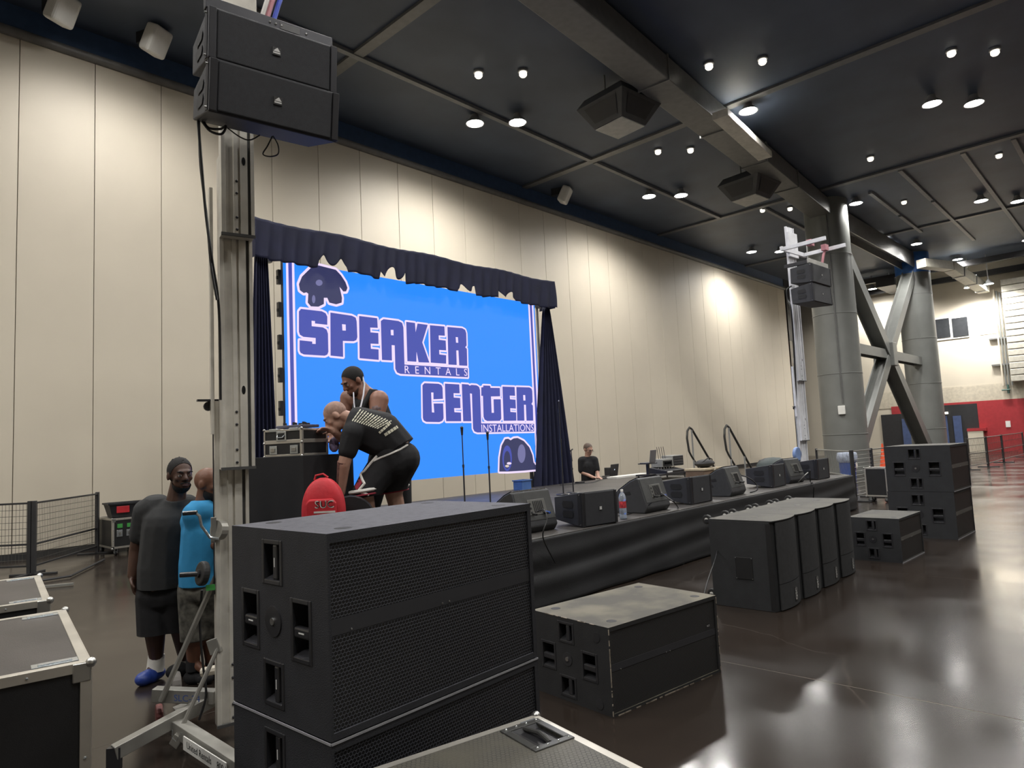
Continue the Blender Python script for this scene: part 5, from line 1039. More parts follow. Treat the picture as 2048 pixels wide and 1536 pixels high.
t3 = thing('dj_mixer', 'small mixer with knobs lying on top of the latched case', 'mixer', (0, 0, 0), rzT); t3.location = Vector(t2.location)+Vector((0, 0, CH+.009))
part('body', MB().box(.03, .35, -.24, -.04, 0, .025), mat('mixer grey blue', (.1, .1, .14), .4), t3, bevel=.004)
for k in range(8): part('knob', MB().cyl((.05+.038*k, -.07-.05*(k % 3), .025), (.05+.038*k, -.07-.05*(k % 3), .05), .011, n=8), M_lip, t3)
part('pad', MB().cyl((.11, -.14, .025), (.11, -.14, .04), .05, n=20), M_rig, t3)
# low case that carries the backpack, backpack, cymbal-like black disc
bp_ = ond(648, 1030, 5.5); hb = bp_.z-.1-SZ
t = thing('utility_case', 'low black case under the red backpack, mostly hidden', 'case', (bp_.x, bp_.y, SZ), -YAW); part('body', MB().box(-.18, .16, -.1, .1, 0, hb), M_lam, t, bevel=.006); part('lid_edge', MB().box(-.183, .163, -.103, .103, hb-.03, hb-.015), M_rig, t)
t = thing('backpack', 'red backpack with outlined white letters in front of the draped table', 'backpack', (bp_.x, bp_.y, SZ+hb), -YAW)
M_bag = mat('red nylon', (.55, .018, .03), .6, var=.15, scale=8, bump=.3, bscale=22)
def bagf(u, v):
    a = 2*pi*u; w_ = .172*max(.02, 1-max(0, v-.25)**2.2*1.85)**.5; d_ = .095*max(.02, 1-max(0, v-.25)**2.2*1.85)**.5
    sg = lambda c: (abs(c)**.6)*(1 if c > 0 else -1)
    return (w_*sg(cos(a)), d_*sg(sin(a)), .40*v**.9)
mb = cloth(MB(), bagf, 40, 24); part('bag', mb, M_bag, t, sm=True)
part('front_pocket', MB().prism([(-.12, .06), (.13, .06), (.125, .2), (.1, .235), (-.09, .235), (-.12, .2)], -.105, -.07, 'y'), M_bag, t, bevel=.015)
part('top_loop', MB().tube([(-.07, .0, .385), (-.06, .0, .42), (.0, 0, .43), (.04, 0, .40)], .009, 6), M_bag, t, sm=True)
lt = put_text('SUC', .085, mat('white print', (.75, .72, .68), .6), t, plane_M((.035, -.107, .19), (1, 0, 0), (0, 0, 1))); put_text('SUC', .066, mat('black print', (.02, .01, .012), .6), lt, plane_M((.035, -.1085, .19), (1, 0, 0), (0, 0, 1)), spacing=1.2)
part('print_line', MB().box(-.05, .12, -.1075, -.106, .125, .14), mat('white print', (.75, .72, .68), .6), t, bevel=.0)
dc = ond(700, 1012, 5.75); t = thing('drum_shell', 'black disc-shaped drum bag with a pale lower face beside the red backpack', 'drum', (dc.x, dc.y, SZ), -YAW)
zd = dc.z-SZ-.12; part('shell', MB().lathe([(.0001, -.05), (.2, -.05), (.21, .0), (.2, .05), (.0001, .05)], (0, 0, zd), n=28, M=rotm(pi/2, 0, radians(12))), mat('black vinyl', (.02, .02, .022), .45), t, sm=True)
part('head', MB().lathe([(.0001, -.053), (.135, -.053), (.14, -.05)], (0, -.002, zd-.03), n=28, M=rotm(pi/2, 0, radians(12))), mat('cream drum head', (.5, .47, .42), .5), t); part('stand', MB().box(-.1, .1, -.04, .04, 0, zd-.19), M_lip, t)
# ---------------------------------------------------------------- figures
def sub_new(mb, m, vox, smooth_n=4, cuts=(), name='body'):
    me = mb.mesh('tmp'); o = bpy.data.objects.new('tmp', me); COL.objects.link(o)
    r = o.modifiers.new('r', 'REMESH'); r.mode = 'VOXEL'; r.voxel_size = vox; r.adaptivity = 0
    s = o.modifiers.new('s', 'SMOOTH'); s.factor = .5; s.iterations = smooth_n
    dg = bpy.context.evaluated_depsgraph_get(); out = bpy.data.meshes.new_from_object(o.evaluated_get(dg)); bpy.data.objects.remove(o); bpy.data.meshes.remove(me)
    if cuts:
        bm = bmesh.new(); bm.from_mesh(out)
        for pt, nr in cuts:
            g = bmesh.ops.bisect_plane(bm, geom=bm.verts[:]+bm.edges[:]+bm.faces[:], plane_co=Vector(pt), plane_no=Vector(nr), clear_outer=True)
            ed = [e for e in g['geom_cut'] if isinstance(e, bmesh.types.BMEdge)]
            try: bmesh.ops.holes_fill(bm, edges=ed, sides=0)
            except Exception: pass
        bm.to_mesh(out); bm.free()
    for p in out.polygons: p.use_smooth = True
    out.name = name; out.materials.clear(); out.materials.append(m); return out
def caps(mb, p0, r0, p1, r1, n=12):
    mb.sphere(p0, r0, n, 8); mb.sphere(p1, r1, n, 8); mb.cyl(p0, p1, r0, r1, n)
def chain(mb, pts, rs):
    for i in range(len(pts)-1): caps(mb, pts[i], rs[i], pts[i+1], rs[i+1])
def basis(f, up=(0, 0, 1)):
    f = Vector(f).normalized(); r = f.cross(Vector(up)).normalized(); u = r.cross(f); return Matrix((r, f, u)).transposed()
def hand(mb, wr, d, nrm, s=1.0, curl=.5, thumb=1):
    """palm, four unequal fingers with two bends and a thumb off the side of the palm"""
    d = Vector(d).normalized(); nrm = Vector(nrm); nrm = (nrm-d*nrm.dot(d)).normalized(); sd = d.cross(nrm)
    wr = Vector(wr); M = Matrix((sd, d, nrm)).transposed(); mb.sphere(wr+d*.05*s, (.04*s, .052*s, .016*s), 12, 8, M); caps(mb, wr, .026*s, wr+d*.03*s, .027*s)
    for k, L in enumerate((.066, .075, .07, .055)):
        b = wr+d*.088*s+sd*(-.03+.02*k)*s; q1 = curl*.6; q2 = curl*1.5
        m1 = b+(d*cos(q1)+nrm*sin(q1))*L*.5*s; m2 = m1+(d*cos(q2)+nrm*sin(q2))*L*.5*s
        chain(mb, [b-d*.02*s, m1, m2], [.0105*s, .0095*s, .0085*s])
    b = wr+d*.028*s+sd*(-.034*thumb)*s; m1 = b+(d*.6-sd*.7*thumb+nrm*.35).normalized()*.04*s; m2 = m1+(d*.85-sd*.15*thumb+nrm*.45).normalized()*.032*s
    chain(mb, [b, m1, m2], [.014*s, .011*s, .0095*s])
def head_prims(mb, c, M, s=1.0):
    P = lambda x, y, z: Vector(c)+M @ Vector((x, y, z))*s; S3 = lambda a, b, d: (a*s, b*s, d*s)
    mb.sphere(P(0, -.008, .03), S3(.077, .097, .092), 18, 12, M); mb.sphere(P(0, .03, -.055), S3(.056, .066, .066), 16, 10, M); mb.sphere(P(0, .045, -.01), S3(.062, .052, .07), 16, 10, M)
    mb.sphere(P(0, .068, -.092), S3(.03, .026, .024), 12, 8, M); mb.sphere(P(0, .088, .03), S3(.05, .014, .012), 12, 6, M)
    caps(mb, P(0, .09, .02), .010*s, P(0, .113, -.022), .0145*s); 
    for x in (-1, 1): mb.sphere(P(x*.077, -.008, -.005), S3(.011, .022, .034), 10, 8, M); mb.sphere(P(x*.013, .1, -.028), S3(.011, .01, .009), 8, 6, M); mb.sphere(P(x*.04, .066, -.02), S3(.025, .02, .022), 10, 6, M)
    mb.sphere(P(0, .089, -.062), S3(.026, .012, .012), 10, 6, M)
def face(t, c, M, s, skin, brow, lips, lid=False):
    P = lambda x, y, z: Vector(c)+M @ Vector((x, y, z))*s
    for x in (-1, 1):
        e = part('eye', MB().sphere(P(x*.032, .083, .004), .0125*s, 10, 8), mat('eye white', (.4, .37, .34), .4, var=.02), t, sm=True); part('iris', MB().sphere(P(x*.034, .0925, .002), .006*s, 8, 6), M_hole, e, sm=True)
        part('eyelid', MB().sphere(P(x*.032, .0825, .009), .0132*s, 10, 8, M @ Matrix.Diagonal((1, 1, .7))), skin, e, sm=True)
        part('eyebrow', MB().tube([P(x*.016, .1, .024), P(x*.034, .098, .031), P(x*.052, .085, .026)], .005*s, 6), brow, t, sm=True)
    part('lips', MB().sphere(P(0, .098, -.058), (.022*s, .008*s, .005*s), 10, 6, M).sphere(P(0, .098, -.067), (.02*s, .008*s, .006*s), 10, 6, M), lips, t, sm=True)
def shell(name, t, c, M, s, ctr, rad, m, cuts, par=None):
    mb = MB().sphere(Vector(c)+M @ Vector(ctr)*s, tuple(r*s for r in rad), 24, 16, M); me = mb.mesh(name); bm = bmesh.new(); bm.from_mesh(me)
    for pt, nr in cuts: bmesh.ops.bisect_plane(bm, geom=bm.verts[:]+bm.edges[:]+bm.faces[:], plane_co=Vector(c)+M @ Vector(pt)*s, plane_no=M @ Vector(nr), clear_outer=True)
    bm.to_mesh(me); bm.free(); return part(name, me, m, par or t, sm=True)
class Fig:
    def __init__(s, label, px, py, z, dep=None):
        p = onz(px, py, z) if dep is None else ond(px, py, dep); s.o = Vector((p.x, p.y, z)); s.dep = (s.o-CAM).dot(FX)
        s.t = thing('person', label, 'person', s.o, -YAW); s.R = Matrix.Rotation(YAW, 3, 'Z')
    def J(s, px, py, dd=0.0): return s.R @ (ond(px, py, s.dep+dd)-s.o)
def skin_mat(name, c): return mat(name, c, .5, var=.08, scale=14, bump=.05, bscale=80)
SK_D = skin_mat('dark brown skin', (.075, .035, .022)); SK_M = skin_mat('brown skin', (.17, .075, .045)); SK_T = skin_mat('tan skin', (.26, .125, .085)); SK_L = skin_mat('light skin', (.46, .27, .2))
H_BLK = mat('black hair', (.008, .007, .007), .85, bump=.4, bscale=160); H_BRN = mat('brown grey hair', (.09, .06, .045), .6, bump=.4, bscale=160)
C_GREY = mat('charcoal cotton', (.03, .031, .032), .9, var=.12, scale=5, bump=.35, bscale=16); C_BLK = mat('black cotton', (.01, .01, .012), .85, var=.2, bump=.35, bscale=14); C_BLUE = mat('bright blue cotton', (.03, .27, .55), .8, var=.1, bump=.35, bscale=15)
C_SOCK = mat('white sock', (.62, .6, .55), .8); C_CAMO = mat('camouflage cotton', (.1, .095, .08), .85, var=.75, scale=16, bump=.3, bscale=14); C_CROC = mat('royal blue clog', (.02, .05, .26), .45)
V8 = .0085
# ---- man in grey shirt
F = Fig('man in a grey T-shirt, black shorts and blue clogs standing left of the mast', 325, 1358, 0); J = F.J; t = F.t
hc = J(360, 950); M = basis((.72, -.68, -.06)); b = MB(); head_prims(b, hc, M, 1.12)
neck = J(352, 1003); caps(b, hc+Vector((-.02, .02, -.06)), .062, neck, .075)
chest, hip = J(338, 1050), J(330, 1180)
caps(b, chest, .16, hip, .16); rs, re, rw = J(292, 1022, .02), J(274, 1100, .03), J(266, 1150, -.03)
ls, le, lw = J(388, 1020, .05), J(402, 1095, .12), J(402, 1150, .1)
chain(b, [chest+Vector((0, 0, .05)), rs, re, rw], [.1, .072, .06, .042]); chain(b, [chest+Vector((0, 0, .05)), ls, le, lw], [.1, .07, .055, .04]); hand(b, rw, J(270, 1185, -.05)-rw, (1, .1, .1), 1.22, .5, -1); hand(b, lw, (0, 0, -1), (-1, 0, 0), 1.05, .4, 1)
for k, (kn, an, dx) in enumerate(((J(309, 1252, -.06), J(313, 1322, 0), -.06), (J(362, 1252, .04), J(372, 1322, .14), .05))):
    chain(b, [hip+Vector((dx*1.5, 0, -.05)), kn, an], [.12, .085, .05]); caps(b, an, .045, an+Vector((-.02, -.05, -.06)), .035)
part('body', sub_new(b, SK_D, V8), SK_D, t)
s_ = MB(); caps(s_, chest+Vector((-.09, 0, .06)), .12, chest+Vector((.09, .02, .06)), .12); caps(s_, chest, .195, J(331, 1135), .205); caps(s_, J(331, 1130), .205, J(331, 1190), .205); chain(s_, [rs+Vector((.08, 0, .02)), rs, rs.lerp(re, .62)], [.12, .098, .085]); chain(s_, [ls+Vector((-.08, 0, .02)), ls, ls.lerp(le, .65)], [.12, .098, .085]); caps(s_, neck+Vector((0, 0, -.02)), .09, chest+Vector((0, 0, .08)), .13)
part('t_shirt', sub_new(s_, C_GREY, .014, 5, [((0, 0, J(331, 1171).z), (0, 0, -1)), (neck+Vector((0, 0, .025)), (.1, -.25, 1))]), C_GREY, t)
s_ = MB(); caps(s_, hip+Vector((-.05, 0, -.02)), .17, hip+Vector((.06, 0, -.02)), .17)
for dx, q in ((-.08, J(311, 1268, -.04)), (.09, J(361, 1266, .04))): caps(s_, hip+Vector((dx, 0, -.05)), .145, q, .135)
part('shorts', sub_new(s_, C_BLK, .014, 5, [((0, 0, J(331, 1262).z), (0, 0, -1))]), C_BLK, t)
for an, sc_ in ((J(313, 1322, 0), C_CROC), (J(372, 1322, .14), C_BLK)):
    sk_ = part('sock', MB().cyl(an+Vector((0, 0, .05)), an+Vector((-.005, -.012, -.075)), .06, .066, 14), C_SOCK, t, sm=True)
    b = MB(); d0 = Vector((-.3, -.95, 0)).normalized(); base = Vector((an.x, an.y, .05)); b.sphere(base+d0*.12, (.064, .075, .055), 14, 8, basis(d0)); b.sphere(base-d0*.0, (.056, .08, .05), 14, 8, basis(d0)); b.sphere(base+d0*.06, (.064, .09, .062), 14, 8, basis(d0)); sh = part('clog' if sc_ is C_CROC else 'shoe', sub_new(b, sc_, .01, 3, [((0, 0, .004), (0, 0, -1))]), sc_, t)
    if sc_ is C_CROC:
        for k in range(5): part('vent_hole', MB().sphere(base+d0*(.09+.02*(k % 2))+Vector((-.03+.015*k, 0, .046)), .006, 6, 4), C_SOCK if k == 1 else M_hole, sh)
face(t, hc, M, 1.12, SK_D, H_BLK, mat('dark lips', (.09, .035, .03), .5))
hr = shell('hair', t, hc, M, 1.12, (0, -.012, .032), (.081, .101, .096), H_BLK, [((0, .05, .06), (0, .85, -.5))])
for k in range(-2, 3): part('braid_row', MB().tube([Vector(hc)+M @ Vector((k*.02, .05-.012*abs(k), .106-.008*abs(k)))*1.12, Vector(hc)+M @ Vector((k*.022, -.02, .127-.007*abs(k)))*1.12, Vector(hc)+M @ Vector((k*.021, -.1, .07))*1.12], .006, 6), H_BLK, hr, sm=True)
shell('beard', t, hc, M, 1.12, (0, .032, -.062), (.062, .073, .068), H_BLK, [((0, 0, -.05), (0, .35, 1)), ((0, -.01, 0), (0, -1, 0))]); part('moustache', MB().tube([Vector(hc)+M @ Vector(q)*1.12 for q in ((-.03, .09, -.055), (0, .105, -.045), (.03, .09, -.055))], .006, 6), H_BLK, t, sm=True)
# ---- man in blue shirt
F = Fig('bald bearded man in a bright blue T-shirt and camouflage shorts behind the lift mast', 402, 1366, 0); J = F.J; t = F.t
hc = J(416, 968); M = basis((.97, -.12, -.1)); b = MB(); head_prims(b, hc, M, 1.05); neck = J(408, 1005); caps(b, hc+Vector((-.02, 0, -.05)), .06, neck, .068)
chest, hip = J(408, 1060), J(404, 1172); caps(b, chest, .15, hip, .14); ls, le, lw = J(388, 1028, -.1), J(402, 1085, -.05), J(446, 1092, -.1)
rs, re, rw = J(432, 1028, .12), J(440, 1090, .15), J(455, 1120, -.02); chain(b, [chest+Vector((0, 0, .05)), ls, le, lw], [.1, .065, .05, .034]); chain(b, [chest+Vector((0, 0, .05)), rs, re, rw], [.1, .065, .05, .034]); hand(b, lw, (.8, -.2, -.2), (0, .3, -1), 1.0, .6, 1); hand(b, rw, (.8, -.4, -.2), (0, .3, -1), 1.0, .6, -1)
legs = ((J(390, 1262, -.03), J(386, 1325, 0)), (J(420, 1262, .08), J(424, 1330, .1)))
for (kn, an), dx in zip(legs, (-.07, .07)): chain(b, [hip+Vector((dx, 0, -.05)), kn, an], [.11, .075, .045]); caps(b, an, .04, an+Vector((.1, -.02, -.06)), .03)
part('body', sub_new(b, SK_M, V8), SK_M, t)
s_ = MB(); caps(s_, chest+Vector((-.06, 0, .07)), .12, chest+Vector((.06, .02, .07)), .12); caps(s_, chest, .165, J(403, 1130), .165); caps(s_, J(403, 1125), .165, J(403, 1185), .165); chain(s_, [ls+Vector((.04, .04, .02)), ls, ls.lerp(le, .75)], [.11, .09, .075]); chain(s_, [rs+Vector((-.04, 0, .02)), rs, rs.lerp(re, .75)], [.11, .09, .075]); caps(s_, neck+Vector((0, 0, -.02)), .08, chest+Vector((0, 0, .08)), .12)
part('t_shirt', sub_new(s_, C_BLUE, .014, 5, [((0, 0, J(403, 1168).z), (0, 0, -1)), (neck+Vector((0, 0, .02)), (0, 0, 1))]), C_BLUE, t)
s_ = MB(); caps(s_, hip+Vector((-.04, 0, -.02)), .145, hip+Vector((.05, 0, -.02)), .145)
for (kn, an), dx in zip(legs, (-.06, .07)): caps(s_, hip+Vector((dx, 0, -.05)), .125, kn.lerp(an, .25), .105)
part('cargo_shorts', sub_new(s_, C_CAMO, .014, 4, [((0, 0, J(403, 1277).z), (0, 0, -1))]), C_CAMO, t)
for kn, an in legs:
    part('sock', MB().cyl(an+Vector((0, 0, .07)), an+Vector((0, 0, -.06)), .05, .052, 14), C_BLK, t, sm=True); b = MB(); base = Vector((an.x, an.y, .05)); b.sphere(base+Vector((.1, -.02, -.005)), (.075, .045, .045), 12, 8); b.sphere(base, (.08, .048, .055), 12, 8); part('shoe', sub_new(b, C_BLK, .01, 3, [((0, 0, .004), (0, 0, -1))]), C_BLK, t)
face(t, hc, M, 1.05, SK_M, H_BLK, mat('dark lips', (.09, .035, .03), .5)); shell('beard', t, hc, M, 1.05, (0, .034, -.066), (.062, .078, .07), H_BLK, [((0, 0, -.04), (0, .3, 1)), ((0, -.015, 0), (0, -1, 0))])
# ---- man in tank top (behind) leaning over the case
F = Fig('dark-haired man in a black tank top with a pale lanyard leaning over the case', 742, 1150, SZ, 6.6); J = F.J; t = F.t
hc = J(707, 762); M = basis((-.66, -.55, -.52)); b = MB(); head_prims(b, hc, M, 1.12); neck = J(732, 790, .02); caps(b, hc+Vector((.04, .03, -.03)), .065, neck, .085)
chest, hip = J(742, 822, .02), J(775, 905, .05); ls, le, lw = J(758, 800, -.12), J(752, 845, -.22), J(715, 868, -.3); rs, re, rw = J(697, 796, .12), J(690, 838, .05), J(668, 862, -.15)
caps(b, chest, .15, hip, .14); caps(b, neck, .09, chest+Vector((0, 0, .1)), .12)
chain(b, [chest+Vector((0, 0, .08)), ls, le, lw], [.1, .095, .062, .038]); chain(b, [chest+Vector((0, 0, .08)), rs, re, rw], [.1, .085, .055, .036]); hand(b, lw, (-.9, -.1, -.1), (0, .2, -1), 1.05, .6, 1); hand(b, rw, (-.3, -.3, -.9), (-.4, -.6, .2), 1.05, .9, -1)
an1, an2 = Vector((-.02, .05, .08)), Vector((.24, .05, .08))
for an, dx in ((an1, -.07), (an2, .1)): chain(b, [hip+Vector((dx, 0, -.05)), hip.lerp(an, .55)+Vector((dx, -.03, 0)), an], [.11, .075, .045]); caps(b, an, .045, an+Vector((-.1, -.06, -.04)), .035)
part('body', sub_new(b, SK_T, V8), SK_T, t)
s_ = MB(); caps(s_, chest+Vector((0, 0, .02)), .172, hip, .175); caps(s_, hip, .175, hip+Vector((.01, 0, -.1)), .175)
part('tank_top', sub_new(s_, C_BLK, .013, 4, [(chest+Vector((0, 0, .13)), (0, -.25, 1)), (chest+Vector((-.16, -.02, .06)), (-1, -.1, .35))]), C_BLK, t)
for s0, s1 in ((J(742, 782, -.12), J(722, 825, -.19)), (J(712, 800, -.02), J(708, 828, -.12))): part('shoulder_strap', MB().tube([s0+Vector((.03, .1, .0)), s0, s0.lerp(s1, .5)+Vector((0, -.015, 0)), s1], .024, 8), C_BLK, t, sm=True)
s_ = MB(); caps(s_, hip+Vector((0, 0, -.03)), .16, hip+Vector((0, 0, -.1)), .165)
for an, dx in ((an1, -.06), (an2, .1)): chain(s_, [hip+Vector((dx, 0, -.05)), hip.lerp(an, .55)+Vector((dx, -.03, 0)), an+Vector((0, 0, .02))], [.13, .1, .075])
part('trousers', sub_new(s_, C_BLK, .014, 4), C_BLK, t)
for an in (an1, an2): b = MB(); b.sphere(Vector((an.x-.06, an.y-.04, .045)), (.1, .06, .05), 12, 8, rotm(0, 0, .5)); part('shoe', sub_new(b, C_BLK, .01, 3, [((0, 0, .003), (0, 0, -1))]), C_BLK, t)
face(t, hc, M, 1.12, SK_T, H_BLK, mat('rose lips', (.22, .09, .07), .5)); shell('hair', t, hc, M, 1.12, (0, -.012, .032), (.081, .101, .097), H_BLK, [((0, .055, .055), (0, .85, -.55))]); shell('beard', t, hc, M, 1.12, (0, .032, -.064), (.06, .071, .066), mat('short beard', (.05, .028, .02), .7), [((0, 0, -.052), (0, .35, 1)), ((0, .0, 0), (0, -1, 0))])
part('lanyard', MB().tube([J(724, 748, .02), J(729, 768, -.04), J(727, 790, -.12), J(722, 812, -.22), J(712, 830, -.27)], .008, 6), mat('pale lanyard', (.6, .6, .66), .6), t, sm=True); part('lanyard', MB().tube([J(707, 785, -.14), J(708, 806, -.22), J(711, 830, -.27)], .006, 6), mat('pale lanyard', (.6, .6, .66), .6), t, sm=True)
part('tattoo', MB().sphere(ls.lerp(le, .45)+Vector((.0, -.012, .0)), (.068, .07, .075), 14, 10), mat('inked skin', (.13, .085, .085), .55, var=.55, scale=40), t, sm=True)
# ---- bald man bending
F = Fig('bald man bending over in a printed black T-shirt and black shorts trimmed white and red', 752, 1172, SZ, 6.08); J = F.J; t = F.t
hc = J(672, 832, -.05); M = basis((-.8, -.12, -.58)); b = MB(); head_prims(b, hc, M, 1.05); neck = J(702, 840, 0); caps(b, hc+Vector((.05, 0, .0)), .06, neck, .075)
sh, mid, hip = J(718, 850), J(765, 862), J(792, 905, .03); chain(b, [sh, mid, hip], [.14, .145, .15])
rs, re, rw = J(706, 866, -.15), J(688, 928, -.2), J(682, 985, -.16); ls, le, lw = J(706, 856, .12), J(688, 880, .02), J(668, 862, -.08)
chain(b, [sh, rs, re, rw], [.1, .075, .055, .038]); chain(b, [sh, ls, le, lw], [.1, .07, .048, .034]); hand(b, rw, (-.1, -.05, -1), (1, -.2, 0), 1.05, .5, -1); hand(b, lw, (-.75, -.3, .25), (0, -.3, -1), 1.0, .7, 1)
lg = ((J(728, 985, -.12), J(736, 1100, -.02)), (J(787, 985, .12), J(800, 1095, .14)))
lg = tuple((kn, Vector((an.x, an.y, .09))) for kn, an in lg)
for (kn, an), dx in zip(lg, (-.05, .05)): chain(b, [hip+Vector((dx, 0, -.06)), kn, kn.lerp(an, .35)+Vector((.02, .02, 0)), an], [.13, .082, .07, .046]); caps(b, an, .042, an+Vector((-.11, -.03, -.045)), .034)
part('body', sub_new(b, SK_L, V8), SK_L, t)
s_ = MB(); chain(s_, [neck+Vector((.04, 0, -.03)), sh, mid, hip+Vector((.02, 0, .02))], [.1, .165, .172, .175]); caps(s_, sh+Vector((.02, 0, -.08)), .14, mid+Vector((.0, 0, -.1)), .15); chain(s_, [sh, rs, rs.lerp(re, .58)], [.13, .1, .085]); chain(s_, [sh, ls, ls.lerp(le, .6)], [.12, .095, .08])
hemn = (J(817, 885)-J(745, 925)); hemd = Vector((hemn.z, 0, -hemn.x)).normalized()
hd = hip-mid; hd.y = 0; hd = Vector((.55, 0, -.83))
shirt_me = sub_new(s_, C_BLK, .013, 4, [(J(790, 902), hd), (neck+Vector((-.01, 0, 0)), (-1, 0, .35))]); part('t_shirt', shirt_me, C_BLK, t)
s_ = MB(); caps(s_, hip+Vector((-.03, -.02, -.0)), .17, hip+Vector((0, 0, -.08)), .18)
for (kn, an), dx in zip(lg, (-.06, .06)): chain(s_, [hip+Vector((dx, 0, -.06)), kn.lerp(hip, .3), kn+Vector((.01, 0, -.02))], [.16, .135, .125])
zh = J(750, 990).z; shorts_me = sub_new(s_, C_BLK, .014, 4, [((0, 0, zh), (.12, 0, -1))]); part('shorts', shorts_me, C_BLK, t)
C_TRW = mat('white trim', (.72, .7, .66), .7); C_TRR = mat('crimson trim', (.32, .02, .045), .7)
for (kn, an), r_ in zip(lg, (.128, .126)):
    for z, m_, w_ in ((zh+.055, C_TRW, .016), (zh+.018, C_TRR, .009)):
        c0 = Vector((kn.x+.008, kn.y, z)); ring = [c0+Vector((r_*cos(a), r_*sin(a), .12*r_*cos(a))) for a in [2*pi*k/24 for k in range(24)]]; part('hem_band', MB().tube(ring, w_, 6, True), m_, t, sm=True)
from mathutils.bvhtree import BVHTree
def bvh(me): return BVHTree.FromPolygons([v.co[:] for v in me.vertices], [p.vertices[:] for p in me.polygons])
camL = F.R @ (CAM-F.o)
def hit(tree, px, py, off=.004):
    d_ = (J(px, py)-camL).normalized(); h_ = tree.ray_cast(camL, d_); return (h_[0]-d_*off) if h_[0] is not None else None
TS, TT = bvh(shorts_me), bvh(shirt_me)
def dens(pts, n=5):
    o_ = []
    for a_, b_ in zip(pts[:-1], pts[1:]): o_ += [(a_[0]+(b_[0]-a_[0])*k/n, a_[1]+(b_[1]-a_[1])*k/n) for k in range(n)]
    return o_+[pts[-1]]
def band(nm, px, m_, w_):
    q_ = [hit(TS, *p_, .002) for p_ in dens(px)]; q_ = [p_ for p_ in q_ if p_ is not None]
    if len(q_) > 1: part(nm, MB().tube(q_, w_, 6), m_, t, sm=True)
band('side_trim', ((754, 912), (742, 926), (729, 942), (718, 950), (706, 960), (701, 980)), C_TRW, .012)
band('side_trim', ((720, 946), (725, 960), (729, 967), (716, 982), (738, 990)), C_TRW, .012)
q_ = [hit(TS, *p_, -.004) for p_ in dens(((815, 890), (800, 899), (780, 908), (762, 915), (748, 922)))]; q_ = [p_ for p_ in q_ if p_ is not None]
if len(q_) > 1: part('undershirt_hem', MB().tube(q_, .011, 6), C_TRW, t, sm=True)
mb = MB(); rows = []
for k in range(7):
    f_ = k/6; l_, r_2 = (706+6*f_, 962+18*f_), (719+7*min(f_, .45)*2-9*max(0, f_-.45)*2, 952+26*f_); rows.append([hit(TS, l_[0]+(r_2[0]-l_[0])*g/5, l_[1]+(r_2[1]-l_[1])*g/5, .005) for g in range(6)])
for k in range(6):
    for g in range(5):
        q_ = [rows[k][g], rows[k][g+1], rows[k+1][g+1], rows[k+1][g]]
        if all(p_ is not None for p_ in q_): mb.add(q_, [(0, 1, 2, 3)])
if mb.v: part('trim_fill', mb, C_TRR, t)
for kn, an in lg: b = MB(); b.sphere(Vector((an.x-.06, an.y-.02, .045)), (.11, .055, .05), 12, 8); part('shoe', sub_new(b, mat('white shoe', (.6, .6, .58), .6), .01, 3, [((0, 0, .003), (0, 0, -1))]), C_BLK, t)
face(t, hc, M, 1.05, SK_L, H_BRN, mat('rose lips', (.22, .09, .07), .5)); shell('hair_stubble', t, hc, M, 1.05, (0, -.012, .031), (.0775, .0978, .0928), mat('shaved hair', (.3, .18, .14), .6, var=.2, scale=40), [((0, .04, .05), (0, .8, -.6))])
part('tattooed_forearm', MB().cyl(re+Vector((0, 0, .02)), rw+Vector((0, 0, .02)), .0575, .041, 14), mat('inked skin light', (.2, .1, .085), .55, var=.6, scale=30), t, sm=True)
# printed lines across the back of the shirt: unreadable pale rows
pr_ = MB(); rr = random.Random(5)
def z7(x, y): return (620+x/7.314, 690+y/7.314)
def row(S, E, w_, g0, g1):
    S, E = Vector((*S, 0)), Vector((*E, 0)); d_ = E-S; L_2 = d_.length; d_.normalize(); n_ = Vector((-d_.y, d_.x, 0)); s0 = 0
    while s0 < L_2-8:
        l_ = g0+(g1-g0)*rr.random(); q_ = []
        for a_, b_ in ((s0, 0), (min(L_2, s0+l_), 0), (min(L_2, s0+l_), w_), (s0, w_)): p_ = S+d_*a_+n_*b_; q_.append(hit(TT, *z7(p_.x, p_.y), .005))
        if all(p_ is not None for p_ in q_) and max((q_[0]-q_[2]).length, (q_[1]-q_[3]).length) < .08: pr_.add(q_, [(0, 1, 2, 3)])
        s0 += l_+8
for k in range(12): row((612+33*k, 1105+10*k), (735+41*k, 935+15*k), 16, 22, 60)
row((1000, 1275), (1165, 1125), 36, 28, 40); row((1080, 1300), (1270, 1175), 44, 40, 60)
part('shirt_print', pr_, mat('cream print', (.62, .6, .48), .7), t)['kind'] = 'stuff'
# cloth held in the hand
cl = thing('bandana', 'pale purple and black cloth held beside the latched case', 'cloth', (0, 0, 0)); cl.location = ond(668, 885, 6.1)
rr = random.Random(2); mb = MB(); mb.sphere((0, 0, -.02), (.05, .04, .07), 14, 10); part('folds', sub_new(mb, mat('purple patterned cloth', (.28, .24, .4), .7, var=.9, scale=26), .012, 2), None, cl)
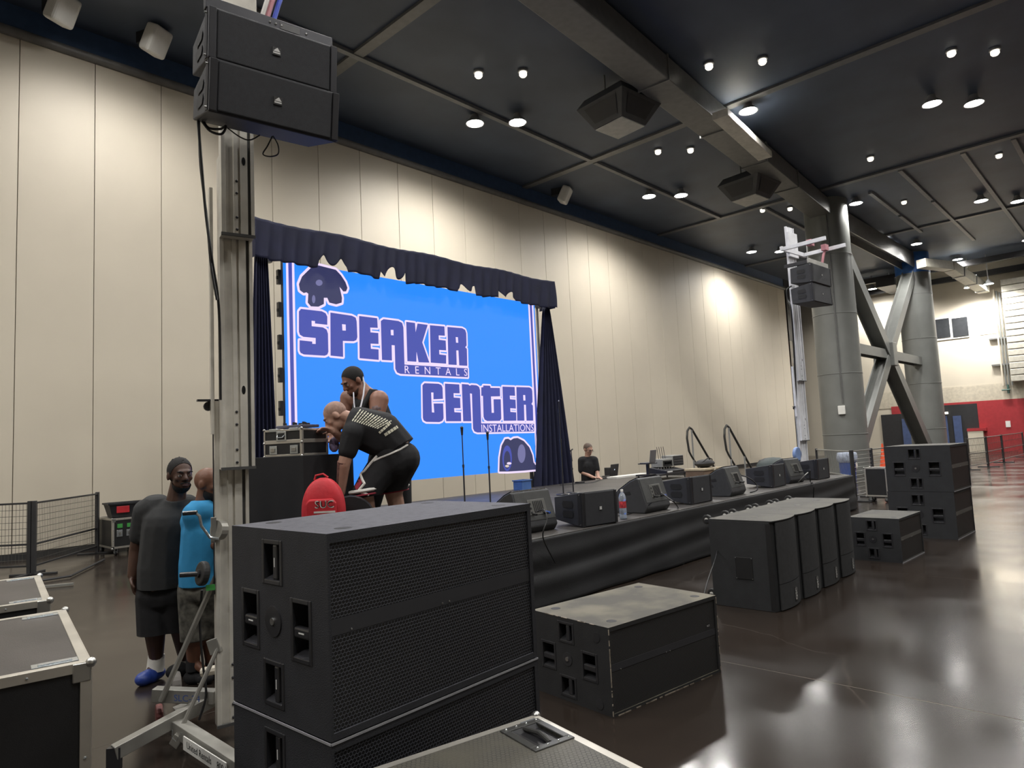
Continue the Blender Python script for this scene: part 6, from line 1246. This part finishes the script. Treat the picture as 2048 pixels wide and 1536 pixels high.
# ---- man at laptop behind the stage
pz = ony(1179, 960, 10.98); F = Fig('man with glasses in a black polo shirt working at the laptop behind the stage', 1179, 960, 0, (pz-CAM).dot(FX)); J = F.J; t = F.t
hc = J(1176, 899); M = basis((.55, -.75, -.35)); b = MB(); S5 = 1.32; head_prims(b, hc, M, S5); neck = J(1175, 914); caps(b, hc+Vector((-.01, .02, -.06)), .07, neck, .075)
chest, hip = J(1176, 932), J(1177, 975); caps(b, chest, .16, hip, .15); rs, re, rw = J(1163, 921, 0), J(1163, 944, -.05), J(1187, 955, -.3); ls, le, lw = J(1189, 920, 0), J(1194, 942, -.08), J(1197, 955, -.3)
chain(b, [chest+Vector((0, 0, .1)), rs, re, rw], [.1, .07, .055, .038]); chain(b, [chest+Vector((0, 0, .1)), ls, le, lw], [.1, .07, .055, .038]); hand(b, rw, (.9, -.3, -.1), (0, -.2, -1), 1.15, .4, 1); hand(b, lw, (.4, -.9, -.1), (0, -.2, -1), 1.15, .4, -1)
for dx in (-.11, .11): chain(b, [hip+Vector((dx, 0, -.03)), Vector((hip.x+dx, hip.y, .5)), Vector((hip.x+dx, hip.y, .09))], [.12, .08, .05])
part('body', sub_new(b, SK_L, .01), SK_L, t)
s_ = MB(); caps(s_, chest+Vector((-.07, 0, .09)), .14, chest+Vector((.07, 0, .09)), .14); caps(s_, chest, .19, hip, .19); caps(s_, hip, .19, hip+Vector((0, 0, -.1)), .19); chain(s_, [rs+Vector((.06, 0, 0)), rs, rs.lerp(re, .85)], [.12, .1, .09]); chain(s_, [ls+Vector((-.06, 0, 0)), ls, ls.lerp(le, .85)], [.12, .1, .09]); caps(s_, neck+Vector((0, 0, -.02)), .085, chest+Vector((0, 0, .1)), .14)
part('polo_shirt', sub_new(s_, C_BLK, .014, 4, [(hip+Vector((0, 0, -.12)), (0, 0, -1)), (neck+Vector((0, 0, .015)), (0, -.15, 1))]), C_BLK, t)
s_ = MB()
for dx in (-.11, .11): chain(s_, [hip+Vector((dx, 0, -.06)), Vector((hip.x+dx, hip.y, .5)), Vector((hip.x+dx, hip.y, .06))], [.15, .105, .085])
part('trousers', sub_new(s_, mat('dark trousers', (.03, .03, .035), .8), .016, 4), C_BLK, t)
for dx in (-.11, .11): b = MB(); b.sphere((hip.x+dx, hip.y-.06, .045), (.055, .12, .05), 12, 8); part('shoe', sub_new(b, C_BLK, .012, 3, [((0, 0, .003), (0, 0, -1))]), C_BLK, t)
face(t, hc, M, S5, SK_L, H_BRN, mat('rose lips', (.22, .09, .07), .5)); shell('hair', t, hc, M, S5, (0, -.014, .032), (.081, .1, .095), H_BRN, [((0, .05, .06), (0, .8, -.6))])
g_ = part('glasses', MB().tube([Vector(hc)+M @ Vector((.078, .0, .01))*S5, Vector(hc)+M @ Vector((.06, .09, .008))*S5, Vector(hc)+M @ Vector((.01, .112, .008))*S5, Vector(hc)+M @ Vector((-.01, .112, .008))*S5, Vector(hc)+M @ Vector((-.06, .09, .008))*S5, Vector(hc)+M @ Vector((-.078, 0, .01))*S5], .004, 6), M_lip, t)
for x in (-1, 1): part('lens_rim', MB().tube([Vector(hc)+M @ Vector((x*.034+.024*cos(a), .106, .0+.016*sin(a)))*S5 for a in [2*pi*k/12 for k in range(12)]], .003, 5, True), M_lip, g_)
